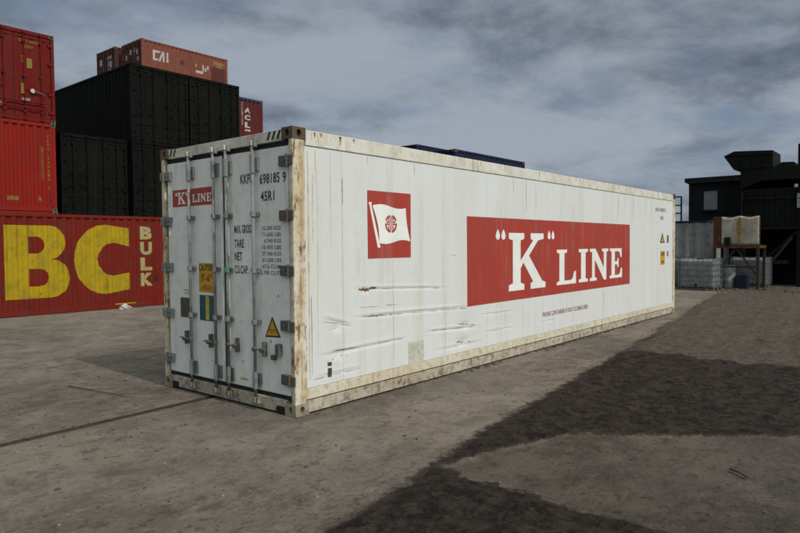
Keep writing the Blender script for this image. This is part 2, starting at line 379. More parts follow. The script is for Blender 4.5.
def decal(name, vf, mat, parent, place, off=(0, 0, 0), cuts_u=(), cuts_v=(), label=None, thick=0.0):
    """lay a flat outline on a surface; place(u, v) gives the 3-D point. Cut first where the surface bends."""
    vs, fs = vf
    bm = bmesh.new()
    bv = [bm.verts.new((u, v, 0)) for u, v in vs]
    for f in fs:
        try: bm.faces.new([bv[i] for i in f])
        except ValueError: pass
    bm.normal_update()
    bmesh.ops.triangulate(bm, faces=[f for f in bm.faces if len(f.verts) > 3], quad_method='BEAUTY', ngon_method='EAR_CLIP')
    us = [u for u, v in vs]; ws = [v for u, v in vs]
    for c in cuts_u:
        if min(us) < c < max(us): bmesh.ops.bisect_plane(bm, geom=bm.verts[:] + bm.edges[:] + bm.faces[:], plane_co=(c, 0, 0), plane_no=(1, 0, 0))
    for c in cuts_v:
        if min(ws) < c < max(ws): bmesh.ops.bisect_plane(bm, geom=bm.verts[:] + bm.edges[:] + bm.faces[:], plane_co=(0, c, 0), plane_no=(0, 1, 0))
    for f in bm.faces:
        f.normal_update()
        if f.normal.z < 0: f.normal_flip()
    for v in bm.verts:
        p = place(v.co.x, v.co.y); v.co = (p[0] - off[0], p[1] - off[1], p[2] - off[2])
    me = bpy.data.meshes.new(name); bm.to_mesh(me); bm.free()
    me.materials.append(MATS[mat])
    return link(me, name, parent, label)


# ---- slab-serif capitals as single outlines in a unit-height box
K_ = [(0, 0), (.50, 0), (.50, .10), (.38, .13), (.38, .38), (.47, .48), (.80, .13), (.71, .10), (.71, 0), (1.25, 0), (1.25, .10), (1.13, .13),
      (.66, .60), (.98, .87), (1.18, .90), (1.18, 1), (.72, 1), (.72, .90), (.80, .87), (.38, .52), (.38, .87), (.50, .90), (.50, 1), (0, 1), (0, .90),
      (.13, .87), (.13, .13), (0, .10)]
L_ = [(0, 0), (.92, 0), (.92, .36), (.83, .36), (.76, .16), (.66, .11), (.36, .11), (.36, .89), (.48, .92), (.48, 1), (0, 1), (0, .92), (.12, .89), (.12, .11), (0, .08)]
I_ = [(0, 0), (.48, 0), (.48, .08), (.36, .11), (.36, .89), (.48, .92), (.48, 1), (0, 1), (0, .92), (.12, .89), (.12, .11), (0, .08)]
N_ = [(0, 0), (.38, 0), (.38, .08), (.27, .11), (.27, .66), (.80, 0), (.95, 0), (.95, .89), (1.06, .92), (1.06, 1), (.68, 1), (.68, .92), (.79, .89), (.79, .40), (.31, 1),
      (0, 1), (0, .92), (.12, .89), (.12, .11), (0, .08)]
E_ = [(0, 0), (.88, 0), (.88, .32), (.79, .32), (.72, .14), (.62, .10), (.36, .10), (.36, .455), (.52, .455), (.56, .36), (.63, .36), (.63, .67), (.56, .67), (.52, .56),
      (.36, .56), (.36, .90), (.60, .90), (.70, .86), (.76, .70), (.85, .70), (.85, 1), (0, 1), (0, .92), (.12, .89), (.12, .11), (0, .08)]
def drop(cx, cy, r, h_):                                     # quotation drop with the round end down
    pts = [(cx + r * math.cos(a), cy + r * math.sin(a)) for a in [math.radians(t) for t in range(-180, 1, 30)]]
    return pts + [(cx + r * .62, cy + h_ * .55), (cx, cy + h_)] + [(cx - r * .62, cy + h_ * .55)]
def glyph(o, u0, u1, v0, v1):
    return fit(polys(o), u0, u1, v0, v1)


# ------------------------------------------------------------------ value noise for meshes
_rng = np.random.RandomState(5); _T = _rng.rand(256, 256)
def vnoise(x, y):
    xi, yi = np.floor(x).astype(int), np.floor(y).astype(int)
    fx, fy = x - xi, y - yi; fx = fx * fx * (3 - 2 * fx); fy = fy * fy * (3 - 2 * fy)
    g = lambda a, b: _T[a % 256, b % 256]
    return (g(xi, yi) * (1 - fx) + g(xi + 1, yi) * fx) * (1 - fy) + (g(xi, yi + 1) * (1 - fx) + g(xi + 1, yi + 1) * fx) * fy
def fbm(x, y, o=4):
    s, a, t = 0, .5, 0
    for k in range(o): s = s + a * vnoise(x * 2 ** k + 17 * k, y * 2 ** k + 31 * k); t += a; a *= .5
    return s / t


# ================================================================== the ground
def joint_y(x): return 1.40 + 0.045 * (x + 1.1)
BIG = 4000.0
jx = [-BIG, -60, -12, -6, -3, 0, 3, 8, 20, 60, BIG]
south, north, fill = MB(), MB(), MB()
jy = [joint_y(max(-60, min(60, x))) for x in jx]
GW = .046
vs = [(x, y - GW, 0) for x, y in zip(jx, jy)] + [(x, -BIG, 0) for x in jx]
south.add(vs, [(k, k + 11, k + 12, k + 1) for k in range(10)])
vs = [(x, y + GW, 0) for x, y in zip(jx, jy)] + [(x, BIG, 0) for x in jx]
north.add(vs, [(k, k + 1, k + 12, k + 11) for k in range(10)])
tag(south.build('ground', 'concrete'), kind='structure', label='worn grey concrete yard in front of the joint')
tag(north.build('ground', 'concrete'), kind='structure', label='worn grey concrete yard behind the joint')
# the recessed filler: a shallow trough with dark broken sides
fx = sorted(set(list(np.arange(-9, 9, .06)) + jx)); fr = random.Random(3)
vs = []
for x in fx:
    y = joint_y(max(-60, min(60, x))); w1, w2 = fr.uniform(-.010, .012), fr.uniform(-.010, .012)
    vs += [(x, y - GW - .012 - max(0, w1), .0015), (x, y - GW + .012 - w1, -.010), (x, y + GW - .012 + w2, -.012), (x, y + GW + .012 + max(0, w2), .0025)]
fill.add(vs, [(4 * k + q, 4 * k + 4 + q, 4 * k + 5 + q, 4 * k + 1 + q) for k in range(len(fx) - 1) for q in range(3)])
tag(fill.build('slab_joint', 'joint_filler'), kind='structure', label='dark joint running across the concrete yard')

# dark trampled soil with a clear concrete patch, real relief
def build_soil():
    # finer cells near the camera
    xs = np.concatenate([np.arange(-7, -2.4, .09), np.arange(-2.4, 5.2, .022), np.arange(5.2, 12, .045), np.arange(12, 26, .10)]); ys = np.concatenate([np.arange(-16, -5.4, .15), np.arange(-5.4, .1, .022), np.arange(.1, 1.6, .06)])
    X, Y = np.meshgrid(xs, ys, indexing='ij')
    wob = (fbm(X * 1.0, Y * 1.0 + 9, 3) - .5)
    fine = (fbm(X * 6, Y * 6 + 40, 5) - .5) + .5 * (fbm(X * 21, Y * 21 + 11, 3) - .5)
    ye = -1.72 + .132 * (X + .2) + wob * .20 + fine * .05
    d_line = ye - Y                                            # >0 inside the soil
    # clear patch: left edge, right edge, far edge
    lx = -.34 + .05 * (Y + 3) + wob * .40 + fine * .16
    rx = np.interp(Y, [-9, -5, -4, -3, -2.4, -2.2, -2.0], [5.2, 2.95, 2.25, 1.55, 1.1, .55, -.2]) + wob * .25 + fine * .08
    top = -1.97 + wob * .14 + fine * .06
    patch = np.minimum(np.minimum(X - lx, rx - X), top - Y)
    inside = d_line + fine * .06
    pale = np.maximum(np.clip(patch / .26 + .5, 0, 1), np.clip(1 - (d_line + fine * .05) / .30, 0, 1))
    band_x = 5.75 + (fbm(X * 1.1 + 5, Y * 1.1, 3) - .5) * .5
    dark_mask = np.clip((band_x - X) / .45 + .5, 0, 1)  # soil colour is darker before this edge, mid-brown beyond it
    strip = np.clip(1 - d_line / .75, 0, 1) * np.clip((9.5 - X) / 2.0, 0, 1)       # dark strip along the edge carries further
    dark_mask = np.maximum(dark_mask, strip * (.35 + .8 * fbm(X * .9, Y * 2.2 + 3, 4)))
    dark_mask = np.clip(dark_mask + .18 * (fbm(X * .7 + 8, Y * 3.0, 4) - .5), 0, 1)
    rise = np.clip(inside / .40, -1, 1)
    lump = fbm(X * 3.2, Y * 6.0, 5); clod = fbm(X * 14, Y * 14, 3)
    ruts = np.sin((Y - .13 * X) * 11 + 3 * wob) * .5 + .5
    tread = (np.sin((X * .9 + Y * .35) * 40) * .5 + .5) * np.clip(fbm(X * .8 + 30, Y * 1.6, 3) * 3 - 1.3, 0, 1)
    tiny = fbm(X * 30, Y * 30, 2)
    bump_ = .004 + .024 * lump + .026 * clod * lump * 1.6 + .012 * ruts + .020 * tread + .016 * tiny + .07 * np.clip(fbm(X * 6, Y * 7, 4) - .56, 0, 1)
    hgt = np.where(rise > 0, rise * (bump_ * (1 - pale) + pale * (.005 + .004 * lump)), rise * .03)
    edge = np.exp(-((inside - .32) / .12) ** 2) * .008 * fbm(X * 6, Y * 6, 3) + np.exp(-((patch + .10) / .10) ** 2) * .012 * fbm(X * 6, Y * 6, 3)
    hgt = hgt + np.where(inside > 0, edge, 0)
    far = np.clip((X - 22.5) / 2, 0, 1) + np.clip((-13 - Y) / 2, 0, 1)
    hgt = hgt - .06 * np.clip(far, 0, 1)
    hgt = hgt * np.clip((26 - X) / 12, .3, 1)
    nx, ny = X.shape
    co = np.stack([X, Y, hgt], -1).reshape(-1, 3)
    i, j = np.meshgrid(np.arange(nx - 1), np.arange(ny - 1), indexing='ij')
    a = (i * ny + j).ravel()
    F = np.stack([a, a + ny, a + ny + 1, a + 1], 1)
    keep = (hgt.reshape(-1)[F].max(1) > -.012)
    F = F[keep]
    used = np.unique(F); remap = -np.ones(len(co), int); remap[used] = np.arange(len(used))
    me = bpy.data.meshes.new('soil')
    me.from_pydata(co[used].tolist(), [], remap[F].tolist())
    at = me.attributes.new('dark_mask', 'FLOAT', 'POINT'); at.data.foreach_set('value', dark_mask.reshape(-1)[used].astype(np.float32))
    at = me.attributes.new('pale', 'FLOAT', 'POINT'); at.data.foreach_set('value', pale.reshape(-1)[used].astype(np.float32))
    patch_tone = np.clip(patch / .16 + .65, 0, 1) * np.clip(d_line / .5, 0, 1)
    at = me.attributes.new('patch_tone', 'FLOAT', 'POINT'); at.data.foreach_set('value', patch_tone.reshape(-1)[used].astype(np.float32))
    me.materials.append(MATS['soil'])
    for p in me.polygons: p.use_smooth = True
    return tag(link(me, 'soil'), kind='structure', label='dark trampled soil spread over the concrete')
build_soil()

# ================================================================== the white refrigerated container
L, Wd, H = 12.192, 2.438, 2.896
OFF = (L / 2, Wd / 2, 0)
reefer = thing('refrigerated_container', 'long white refrigerated container with red lettering panels standing alone on the yard', 'shipping container', OFF)
def rb(mb, name, mat, bevel=0.0, label=None, smooth=False, parent=None): return mb.build(name, mat, parent or reefer, OFF, bevel, smooth, label)


def casting_mesh(name, mat, sx=.178, sy=.162, sz=.118, detail=True):
    """corner casting whose outer faces are -x and -y, with a recessed oval hole in each"""
    mb = MB(); N = 16
    def face(place, w_, h_, rw, rh, depth):
        ou = [];
        for k in range(N):
            a = 2 * math.pi * (k + .5) / N; c, s_ = math.cos(a), math.sin(a); t = 1 / max(abs(c), abs(s_))
            ou.append((w_ / 2 + c * t * w_ / 2, h_ / 2 + s_ * t * h_ / 2))
        inn = [(w_ / 2 + rw * math.cos(2 * math.pi * (k + .5) / N), h_ / 2 + rh * math.sin(2 * math.pi * (k + .5) / N)) for k in range(N)]
        # square corners: snap nearest outline points
        for cx_, cy_ in ((0, 0), (w_, 0), (w_, h_), (0, h_)):
            k = min(range(N), key=lambda q: (ou[q][0] - cx_) ** 2 + (ou[q][1] - cy_) ** 2); ou[k] = (cx_, cy_)
        vs = [place(u, v, 0) for u, v in ou] + [place(u, v, 0) for u, v in inn] + [place(u, v, depth) for u, v in inn]
        fs = [(k, (k + 1) % N, N + (k + 1) % N, N + k) for k in range(N)] + [(N + k, N + (k + 1) % N, 2 * N + (k + 1) % N, 2 * N + k) for k in range(N)] + [tuple(range(2 * N, 3 * N))]
        mb.add(vs, fs)
    if detail:
        face(lambda u, v, d: (u, d, v), sx, sz, .030, .040, .045)          # long side, -y
        face(lambda u, v, d: (d, u, v), sy, sz, .030, .042, .045)          # end, -x
        mb.add([(0, 0, 0), (sx, 0, 0), (sx, sy, 0), (0, sy, 0), (0, 0, sz), (sx, 0, sz), (sx, sy, sz), (0, sy, sz)],
               [(0, 3, 2, 1), (4, 5, 6, 7), (1, 2, 6, 5), (2, 3, 7, 6)])
    else:
        mb.box(0, sx, 0, sy, 0, sz)
    return mb.mesh(name, mat)


cast_dark = casting_mesh('corner_casting', 'rusty_casting')
cast_worn = casting_mesh('corner_casting', 'worn_casting')
def put_cast(me, parent, x, y, z, fx, fy, off, label=None):
    o = link(me, 'corner_casting', parent, label)
    o.location = (x - off[0], y - off[1], z - off[2]); o.scale = (fx, fy, 1)
    return o
for x, fx in ((0, 1), (L, -1)):
    for y, fy in ((0, 1), (Wd, -1)):
        ex, ey = -fx * .004, -fy * .004
        put_cast(cast_dark, reefer, x + ex, y + ey, H - .113, fx, fy, OFF, 'dark rusty corner casting' if (x, y) == (0, 0) else None)
        put_cast(cast_worn, reefer, x + ex, y + ey, 0.004, fx, fy, OFF)
ZC = H - .113
# posts
for y0, y1, nm in ((0, .058, 'near'), (Wd - .072, Wd, 'far')):
    rb(MB().box(0, .160, y0, y1, .122, ZC), 'corner_post', 'cream_post', .006)
    rb(MB().box(L - .160, L, y0, y1, .122, ZC), 'corner_post', 'cream_post', .006)


# side panels: flat sheets with bumps and creases where the photograph shows them
def dent(x, z):
    d = 0.0
    def crease(x0, x1, zc, amp, wdt, tilt=0.0):
        xm = (x - x0) / (x1 - x0)
        if xm < -.1 or xm > 1.1: return 0.0
        t = max(0.0, min(1.0, min(xm + .1, 1.1 - xm) / .3)); dz = z - (zc + tilt * (xm - .5))
        return t * amp * (math.exp(-(dz / wdt) ** 2) - .55 * math.exp(-((dz - 1.6 * wdt) / (1.3 * wdt)) ** 2))
    d += crease(1.0, 2.5, 1.20, .006, .016, -.07) + crease(.98, 3.05, .895, .007, .018, -.06) + crease(2.2, 3.3, .60, .006, .018, -.05)
    d += crease(.42, .8, .90, .006, .022, -.1) + crease(.40, 1.7, .585, .006, .020, .02) + crease(.3, .95, .36, .004, .018)
    d += crease(3.4, 4.3, .72, .003, .015, -.02) + crease(3.5, 4.4, .47, .003, .015, -.02) + crease(2.4, 3.4, .36, .004, .02) + crease(5.2, 6.6, .45, .003, .015)
    for bx, bz, r, a in ((.60, .85, .05, .011), (.62, .56, .06, .013), (3.02, .62, .055, .012), (2.95, .40, .06, .013), (1.03, 1.21, .035, .008)):
        d += a * math.exp(-(((x - bx) / 1.7) ** 2 + (z - bz) ** 2) / r ** 2)
    return d
def warp(x, z):
    e = min(1.0, max(0.0, z - .27) / .3, max(0.0, 2.7 - z) / .3)
    return e * .0022 * (math.sin(x * 3.1 + 1.3 * math.sin(z * 1.7)) + math.sin(x * 7.3 + z * 1.1) * .5)
SEAMS = [.162, .683, 1.52, 2.56, 3.58, 4.612, 5.662, 6.71, 7.76, 8.81, 9.86, 10.91, 12.03]
ZP0, ZP1 = .268, 2.722
def side_y(x, z): return .0085 + dent(x, z) + warp(x, z)
for k in range(len(SEAMS) - 1):
    a, b = SEAMS[k] + .0013, SEAMS[k + 1] - .0013
    st = .04 if a < 5 else .12
    nx, nz = max(2, int((b - a) / st)), max(4, int((ZP1 - ZP0) / (.0165 if a < 5 else .10)))
    mb = MB(); vs = []
    for i in range(nx + 1):
        for j in range(nz + 1):
            x, z = a + (b - a) * i / nx, ZP0 + (ZP1 - ZP0) * j / nz; vs.append((x, side_y(x, z), z))
    q = nz + 1
    fs = [(i * q + j, (i + 1) * q + j, (i + 1) * q + j + 1, i * q + j + 1) for i in range(nx) for j in range(nz)]
    rim = [i * q for i in range(nx + 1)] + [nx * q + j for j in range(1, q)] + [i * q + nz for i in range(nx - 1, -1, -1)] + [j for j in range(nz - 1, 0, -1)]
    nv = len(vs); vs += [(vs[r][0], .055, vs[r][2]) for r in rim]
    fs += [(rim[r], rim[(r + 1) % len(rim)], nv + (r + 1) % len(rim), nv + r) for r in range(len(rim))]
    mb.add(vs, fs); rb(mb, 'side_panel', 'reefer_white', smooth=False)
rb(MB().box(.16, L - .16, .056, .07, .15, 2.75), 'side_backing', 'cream_rail')
rb(MB().box(.16, L - .16, Wd - .03, Wd - .005, .15, 2.75), 'side_wall', 'reefer_white', label='plain white rear long wall')
# rails
for y0, y1 in ((.002, .09), (Wd - .09, Wd - .002)):
    rb(MB().box(.178, L - .178, y0, y1, 2.730, 2.884), 'top_rail', 'top_rail_cream', .006)
    rb(MB().box(.162, L - .162, y0, y1, .156, .262), 'floor_rail', 'cream_rail', .004, 'stained cream flange above the bottom rail')
    rb(MB().box(.178, L - .178, y0 + .008, y1, .018, .142), 'bottom_rail', 'base_rail', .004)
rb(MB().box(.1, L - .1, .09, Wd - .09, .06, .14), 'underframe', 'dark_steel')
rb(MB().box(.10, L - .10, .092, Wd - .092, 2.80, 2.872), 'roof', 'reefer_white')
rb(MB().box(L - .06, L - .01, .11, Wd - .09, .13, 2.78), 'end_wall', 'reefer_white')

# fixings along the top rail joint: small rivets joined to one strip
mb = MB()
x = .4
while x < 12.0:
    mb.tube((x, .0005, 2.745), (x, .006, 2.745), .006, 6); x += .21
tag(rb(mb, 'rivet_row', 'cream_rail'), kind='stuff')

# --- door end
HDX = 0.0
rb(MB().box(.004, .10, .166, Wd - .166, 2.778, 2.888), 'header', 'header_grey', .004)
rb(MB().box(.002, .12, .166, Wd - .166, .022, .150), 'sill', 'base_rail', .004)
for y0, y1 in ((.168, .30), (Wd - .30, Wd - .168)):             # forklift notch shows as a dark slot beside the casting
    rb(MB().box(-.001, .03, y0, y1, .012, .085), 'sill_slot', 'hole_dark')
rb(MB().box(.040, .060, .059, Wd - .073, .152, 2.772), 'door_gasket', 'rubber')
rb(MB().box(.061, .120, .059, Wd - .073, .152, 2.772), 'inner_frame', 'dark_steel')
DX = .022
doors = []
for y0, y1 in ((1.212, 2.328), (.082, 1.132)):
    d = rb(MB().box(DX, .0395, y0, y1, .200, 2.722), 'door', 'door_white', .005)
    doors.append(d)
    for e0, e1 in ((y0 + .006, y0 + .032), (y1 - .032, y1 - .006)):
        rb(MB().box(DX - .006, DX - .0005, e0, e1, .21, 2.712), 'edge_trim', 'door_white', parent=d)
DL, DR = doors
XR = -.030
HING = [2.57, 2.025, 1.471, .915, .365]
for z in HING:
    for side in (0, 1):
        Y = (lambda q: q) if side == 0 else (lambda q: Wd - q)
        mt_ = 'dark_steel' if side == 0 else 'galvanised'
        hg = rb(MB().box(-.012, DX - .001, Y(.083), Y(.205), z - .052, z + .052), 'hinge', mt_, .003)
        rb(MB().box(-.016, -.001, Y(-.010), Y(.062), z - .048, z + .048), 'hinge_lug', mt_, .003, parent=hg)
        rb(MB().tube((-.016, Y(.073), z - .064), (-.016, Y(.073), z + .064), .012, 8), 'hinge_pin', mt_, parent=hg)
        for q in (.115, .165): rb(MB().tube((-.018, Y(q), z), (-.0125, Y(q), z), .012, 6), 'bolt', 'dark_steel', parent=hg)
RODS = [(1.795, 1), (1.304, 1), (1.068, -1), (.600, -1)]
for y, sgn in RODS:
    rod = rb(MB().tube((XR, y, .10), (XR, y, 2.80), .0165, 12), 'locking_bar', 'galvanised', smooth=True)
    for z0, z1 in ((2.48, 2.67), (.22, .40)):
        rb(MB().tube((XR, y, z0), (XR, y, z1), .027, 12), 'sleeve', 'galvanised', parent=rod)
        zc = (z0 + z1) / 2
        rb(MB().box(.000, DX - .001, y - .05, y + .05, zc - .070, zc + .070), 'sleeve_plate', 'galvanised', .002, parent=rod)
    for z in (2.055, 1.465, .925):
        rb(MB().tube((XR, y, z - .026), (XR, y, z + .026), .031, 12), 'guide', 'galvanised', parent=rod)
        rb(MB().box(-.010, DX - .001, y - .052, y + .052, z - .020, z + .020), 'guide_bracket', 'galvanised', .002, parent=rod)
    for z in (2.790, .105):
        rb(MB().box(-.058, -.006, y - .018, y + .026, z - .026, z + .026), 'cam', 'worn_casting' if z < 1 else 'header_grey', .004, parent=rod)
        for q in (.034, -.046): rb(MB().box(-.040, .0015, y + q, y + q + .016, z - .040, z + .034), 'cam_keeper', 'galvanised' if z > 1 else 'worn_casting', .003, parent=rod)
    z = .640; e = .21 if y != 1.068 else .17
    rb(MB().bar((-.050, y, z), (-.050, y + sgn * e, z + .008), .022, .014), 'handle', 'dark_steel', .003, parent=rod)
    rb(MB().tube((-.058, y, z), (-.020, y, z), .024, 10), 'handle_hub', 'dark_steel', parent=rod)
    hb = y + sgn * .13
    rb(MB().box(-.034, DX - .001, hb - .010, hb + .010, z - .070, z + .085), 'handle_retainer', 'dark_steel', .003, parent=rod)
    rb(MB().box(-.062, -.030, hb - .022, hb + .022, z - .024, z + .022), 'handle_latch', 'dark_steel', .006, parent=rod)
rb(MB().box(-.02, DX - .001, .30, .36, .55, .60), 'handle_catch', 'dark_steel', .004)
rb(MB().box(-.03, DX - .001, .215, .275, .60, .72), 'handle_catch', 'dark_steel', .004)
rb(MB().box(-.052, -.040, 1.022, 1.062, 1.43, 1.50), 'seal', 'seal_green', .004)


def on_door(u, v): return (DX - .0022, -u, v)                    # u grows to the viewer's right
def on_door2(u, v): return (DX - .0040, -u, v)
def on_door3(u, v): return (DX - .0058, -u, v)
def dd(name, vf, mat, place=on_door, label=None, parent=None): return decal(name, vf, mat, parent or reefer, place, OFF, label=label)
# red name plate on the left leaf
dd('name_plate', polys(rect(-2.225, -1.372, 2.197, 2.397)), 'banner_red')
y0, y1 = 2.232, 2.352
g = [glyph(K_, -2.105, -1.945, 2.225, 2.365), glyph(L_, -1.80, -1.70, 2.235, 2.33), glyph(I_, -1.69, -1.64, 2.235, 2.33), glyph(N_, -1.63, -1.525, 2.235, 2.33), glyph(E_, -1.51, -1.42, 2.235, 2.33)]
g += [polys(drop(-2.15, 2.335, .011, .035)), polys(drop(-2.122, 2.335, .011, .035)), polys(drop(-1.925, 2.335, .011, .035)), polys(drop(-1.90, 2.335, .011, .035))]
for q, nm in zip(g, ['letter'] * 5 + ['quotation_mark'] * 4): dd(nm, q, 'letter_white', on_door2)
# numbers and weights on the right leaf
dd('lettering', text_in('KKFU', -.876, -.655, 2.385, 2.487), 'ink_navy')
dd('lettering', text_in('698185', -.545, -.225, 2.362, 2.47), 'ink_navy')
dd('lettering', text_in('9', -.178, -.126, 2.357, 2.465), 'ink_navy')
dd('lettering', text_in('45R1', -.533, -.310, 2.185, 2.288), 'ink_navy')
for s, z, u1 in (('MAX. GROSS', 1.905, -.70), ('TARE', 1.750, -.83), ('NET', 1.610, -.865), ('CU.CAP.', 1.468, -.76)):
    dd('lettering', text_in(s, -.998, u1, z - .045, z + .045), 'ink_navy')
for k, s in enumerate(('32.500 KGS', '71.650 LBS', '4.740 KGS', '10.450 LBS', '27.760 KGS', '61.200 LBS', '67.6 CU.M.', '2.390 CU.FT')):
    z = 1.905 - k * .066
    dd('lettering', text_in(s, -.52 + .008 * (10 - len(s)) * 4, -.215, z - .020, z + .022), 'ink_grey')
# caution sticker
dd('caution_sticker', polys(rect(-1.692, -1.390, 1.193, 1.529)), 'sticker_yellow')
dd('lettering', text_in('CAUTION', -1.682, -1.40, 1.44, 1.515), 'ink_black', on_door2)
dd('lettering', text_in("9'-6''", -1.645, -1.435, 1.315, 1.41), 'ink_red', on_door2)
dd('lettering', text_in('HIGH', -1.635, -1.445, 1.215, 1.28), 'ink_red', on_door2)
dd('teal_sticker', polys(rect(-1.688, -1.368, .866, 1.160)), 'sticker_teal')
dd('yellow_bar', polys(rect(-1.565, -1.495, .876, 1.150)), 'sticker_olive', on_door2)
rb(MB().box(DX - .006, DX - .0005, 1.878, 2.090, .878, 1.113), 'approval_plate', 'plate_brown', .002)
dd('lettering', text_in('CSC SAFETY', -2.02, -1.90, 1.195, 1.212), 'ink_grey')
dd('lettering', text_in('APPROVAL', -2.0, -1.91, 1.160, 1.175), 'ink_grey')
dd('warning_triangle', polys([(-.490, .772), (-.238, .785), (-.372, .995)]), 'ink_black')
dd('triangle_field', polys([(-.462, .790), (-.270, .800), (-.371, .955)]), 'sticker_yellow', on_door2)
dd('lettering', text_in('HIGH CUBE', -.415, -.32, .845, .862), 'ink_black', on_door3)
dd('lettering', text_in('2.9 m', -.405, -.335, .818, .835), 'ink_black', on_door3)
dd('yellow_strip', polys(rect(-.93, -.79, .272, .292)), 'sticker_olive')
# hazard stripes at both ends of the header
for u0, u1 in ((-.40, -.170), (-2.25, -2.08)):
    st = []; k = u0
    while k < u1 - .02:
        st.append([(k, 2.80), (k + .035, 2.80), (k + .075, 2.882), (k + .04, 2.882)]); k += .078
    decal('hazard_field', polys(rect(u0 - .01, u1 + .06, 2.796, 2.886)), 'cream_rail', reefer, lambda u, v: (.0025, -u, v), OFF)
    decal('hazard_stripes', polys(*st), 'ink_black', reefer, lambda u, v: (.0008, -u, v), OFF)

# --- printed panels on the long side
CU = [i * .2 for i in range(0, 62)]; CV = [i * .15 for i in range(0, 20)]
def on_side(k): return lambda u, v: (u, side_y(u, v) - k, v)
def sd(name, vf, mat, k=.0022, label=None, cuts=True, cu=None, cv=None): return decal(name, vf, mat, reefer, on_side(k), OFF, (cu or CU) if cuts else (), (cv or CV) if cuts else (), label)
FU = [i * .05 for i in range(0, 140)]; FV = [i * .016 for i in range(16, 110)]
def split_seams(u0, u1, v0, v1):                                # the print stops at each panel joint, as the panels do
    e = [u0] + [s for s in SEAMS if u0 < s < u1] + [u1]; r = []
    for a, b in zip(e, e[1:]): r.append(rect(a + (.002 if a != u0 else 0), b - (.002 if b != u1 else 0), v0, v1))
    return polys(*r)
sd('name_banner', split_seams(3.075, 9.15, .872, 2.103), 'banner_red')
K0, K1 = 4.19, 5.345
lets = {'K': glyph(K_, 4.19, 5.36, 1.012, 1.888), 'L': glyph(L_, 5.775, 6.53, 1.018, 1.618), 'I': glyph(I_, 6.645, 7.035, 1.022, 1.620), 'N': glyph(N_, 7.12, 8.00, 1.022, 1.620), 'E': glyph(E_, 8.075, 8.72, 1.030, 1.618)}
for ch in 'KLINE': sd('letter', lets[ch], 'letter_white', .0050)
for cx_ in (3.872, 4.035): sd('quotation_mark', polys(drop(cx_, 1.845, .062, .095)), 'letter_white', .0050)
for cx_ in (5.485, 5.625): sd('quotation_mark', polys(drop(cx_, 1.845, .054, .095)), 'letter_white', .0050)
sd('flag_panel', split_seams(1.088, 1.857, 1.570, 2.336), 'banner_red')
fl = [(1.168, 2.170)]
for k in range(1, 13):
    t = k / 12; fl.append((1.168 + t * .592, 2.170 + .020 * math.sin(t * 6.0) - .004 * t))
for k in range(1, 8):
    t = k / 7; fl.append((1.760 + .083 * t - .018 * math.sin(t * 3.14), 2.166 - .404 * t))
for k in range(1, 13):
    t = k / 12; fl.append((1.843 - t * .562, 1.762 + .020 * math.sin(t * 6.0) - .012 * t))
for k in range(1, 6):
    t = k / 6; fl.append((1.281 - .113 * t + .030 * math.sin(t * 3.14), 1.750 + .42 * t))
sd('flag', polys(fl), 'letter_white', .0048)
sd('flag_pole', polys([(1.118, 2.172), (1.150, 2.176), (1.298, 1.694), (1.250, 1.690)], rect(1.108, 1.155, 2.176, 2.206)), 'letter_white', .0048)
# round emblem: broken ring and mirrored strokes about a split centre bar
cx_, cz_, r_ = 1.487, 1.968, .107
def arc(a0, a1, ri, ro, n_=8, sx=1.0):
    A = [math.radians(a0 + (a1 - a0) * k / n_) for k in range(n_ + 1)]
    return [(cx_ + sx * ro * math.cos(a), cz_ + ro * math.sin(a)) for a in A] + [(cx_ + sx * ri * math.cos(a), cz_ + ri * math.sin(a)) for a in reversed(A)]
em = []
for sx in (1, -1):
    em += [arc(22, 72, r_ * .76, r_, 6, sx), arc(-80, -6, r_ * .76, r_, 8, sx)]
    def X(a, b, c, d): return [(cx_ + sx * a, cz_ + c), (cx_ + sx * b, cz_ + c), (cx_ + sx * b, cz_ + d), (cx_ + sx * a, cz_ + d)]
    em += [X(.008, .024, -.098, .098), X(.032, .078, .012, .030), X(.032, .106, -.014, .004), X(.034, .050, -.070, -.022), X(.034, .050, .037, .070)]
sd('emblem', polys(*em), 'banner_red', .0066)
# small print and stickers
sd('lettering', text_in("PHONE CONTAINERS IF BOX 'CLOSING HERE", 5.27, 7.04, .525, .605), 'ink_purple')
sd('lettering', text_in('KKFU 698185 9', 10.76, 11.49, 2.44, 2.53), 'ink_grey')
sd('lettering', text_in('45R1', 11.10, 11.33, 2.255, 2.345), 'ink_grey')
sd('warning_triangle', polys([(11.08, 1.72), (11.42, 1.72), (11.25, 1.96)]), 'ink_black')
sd('triangle_field', polys([(11.15, 1.745), (11.35, 1.745), (11.25, 1.90)]), 'sticker_yellow', .0042)
sd('caution_sticker', polys(rect(11.12, 11.42, 1.21, 1.53)), 'sticker_yellow')
sd('lettering', text_in('CAUTION', 11.14, 11.40, 1.42, 1.50), 'ink_black', .0042)
sd('lettering', text_in('HIGH', 11.17, 11.37, 1.24, 1.30), 'ink_black', .0042)
sd('brown_label', polys(rect(11.58, 11.70, 1.72, 1.90)), 'plate_brown')
sd('grey_label', polys(rect(11.58, 11.70, 1.40, 1.52)), 'ink_grey')
sd('brown_label', polys(rect(.452, .512, .335, .430)), 'plate_brown', cu=FU, cv=FV)
sd('brown_label', polys(rect(.452, .512, .452, .492)), 'plate_brown', cu=FU, cv=FV)
sd('repair_patch', polys(rect(1.80, 2.10, .285, .535)), 'sticker_grey', cu=FU, cv=FV)


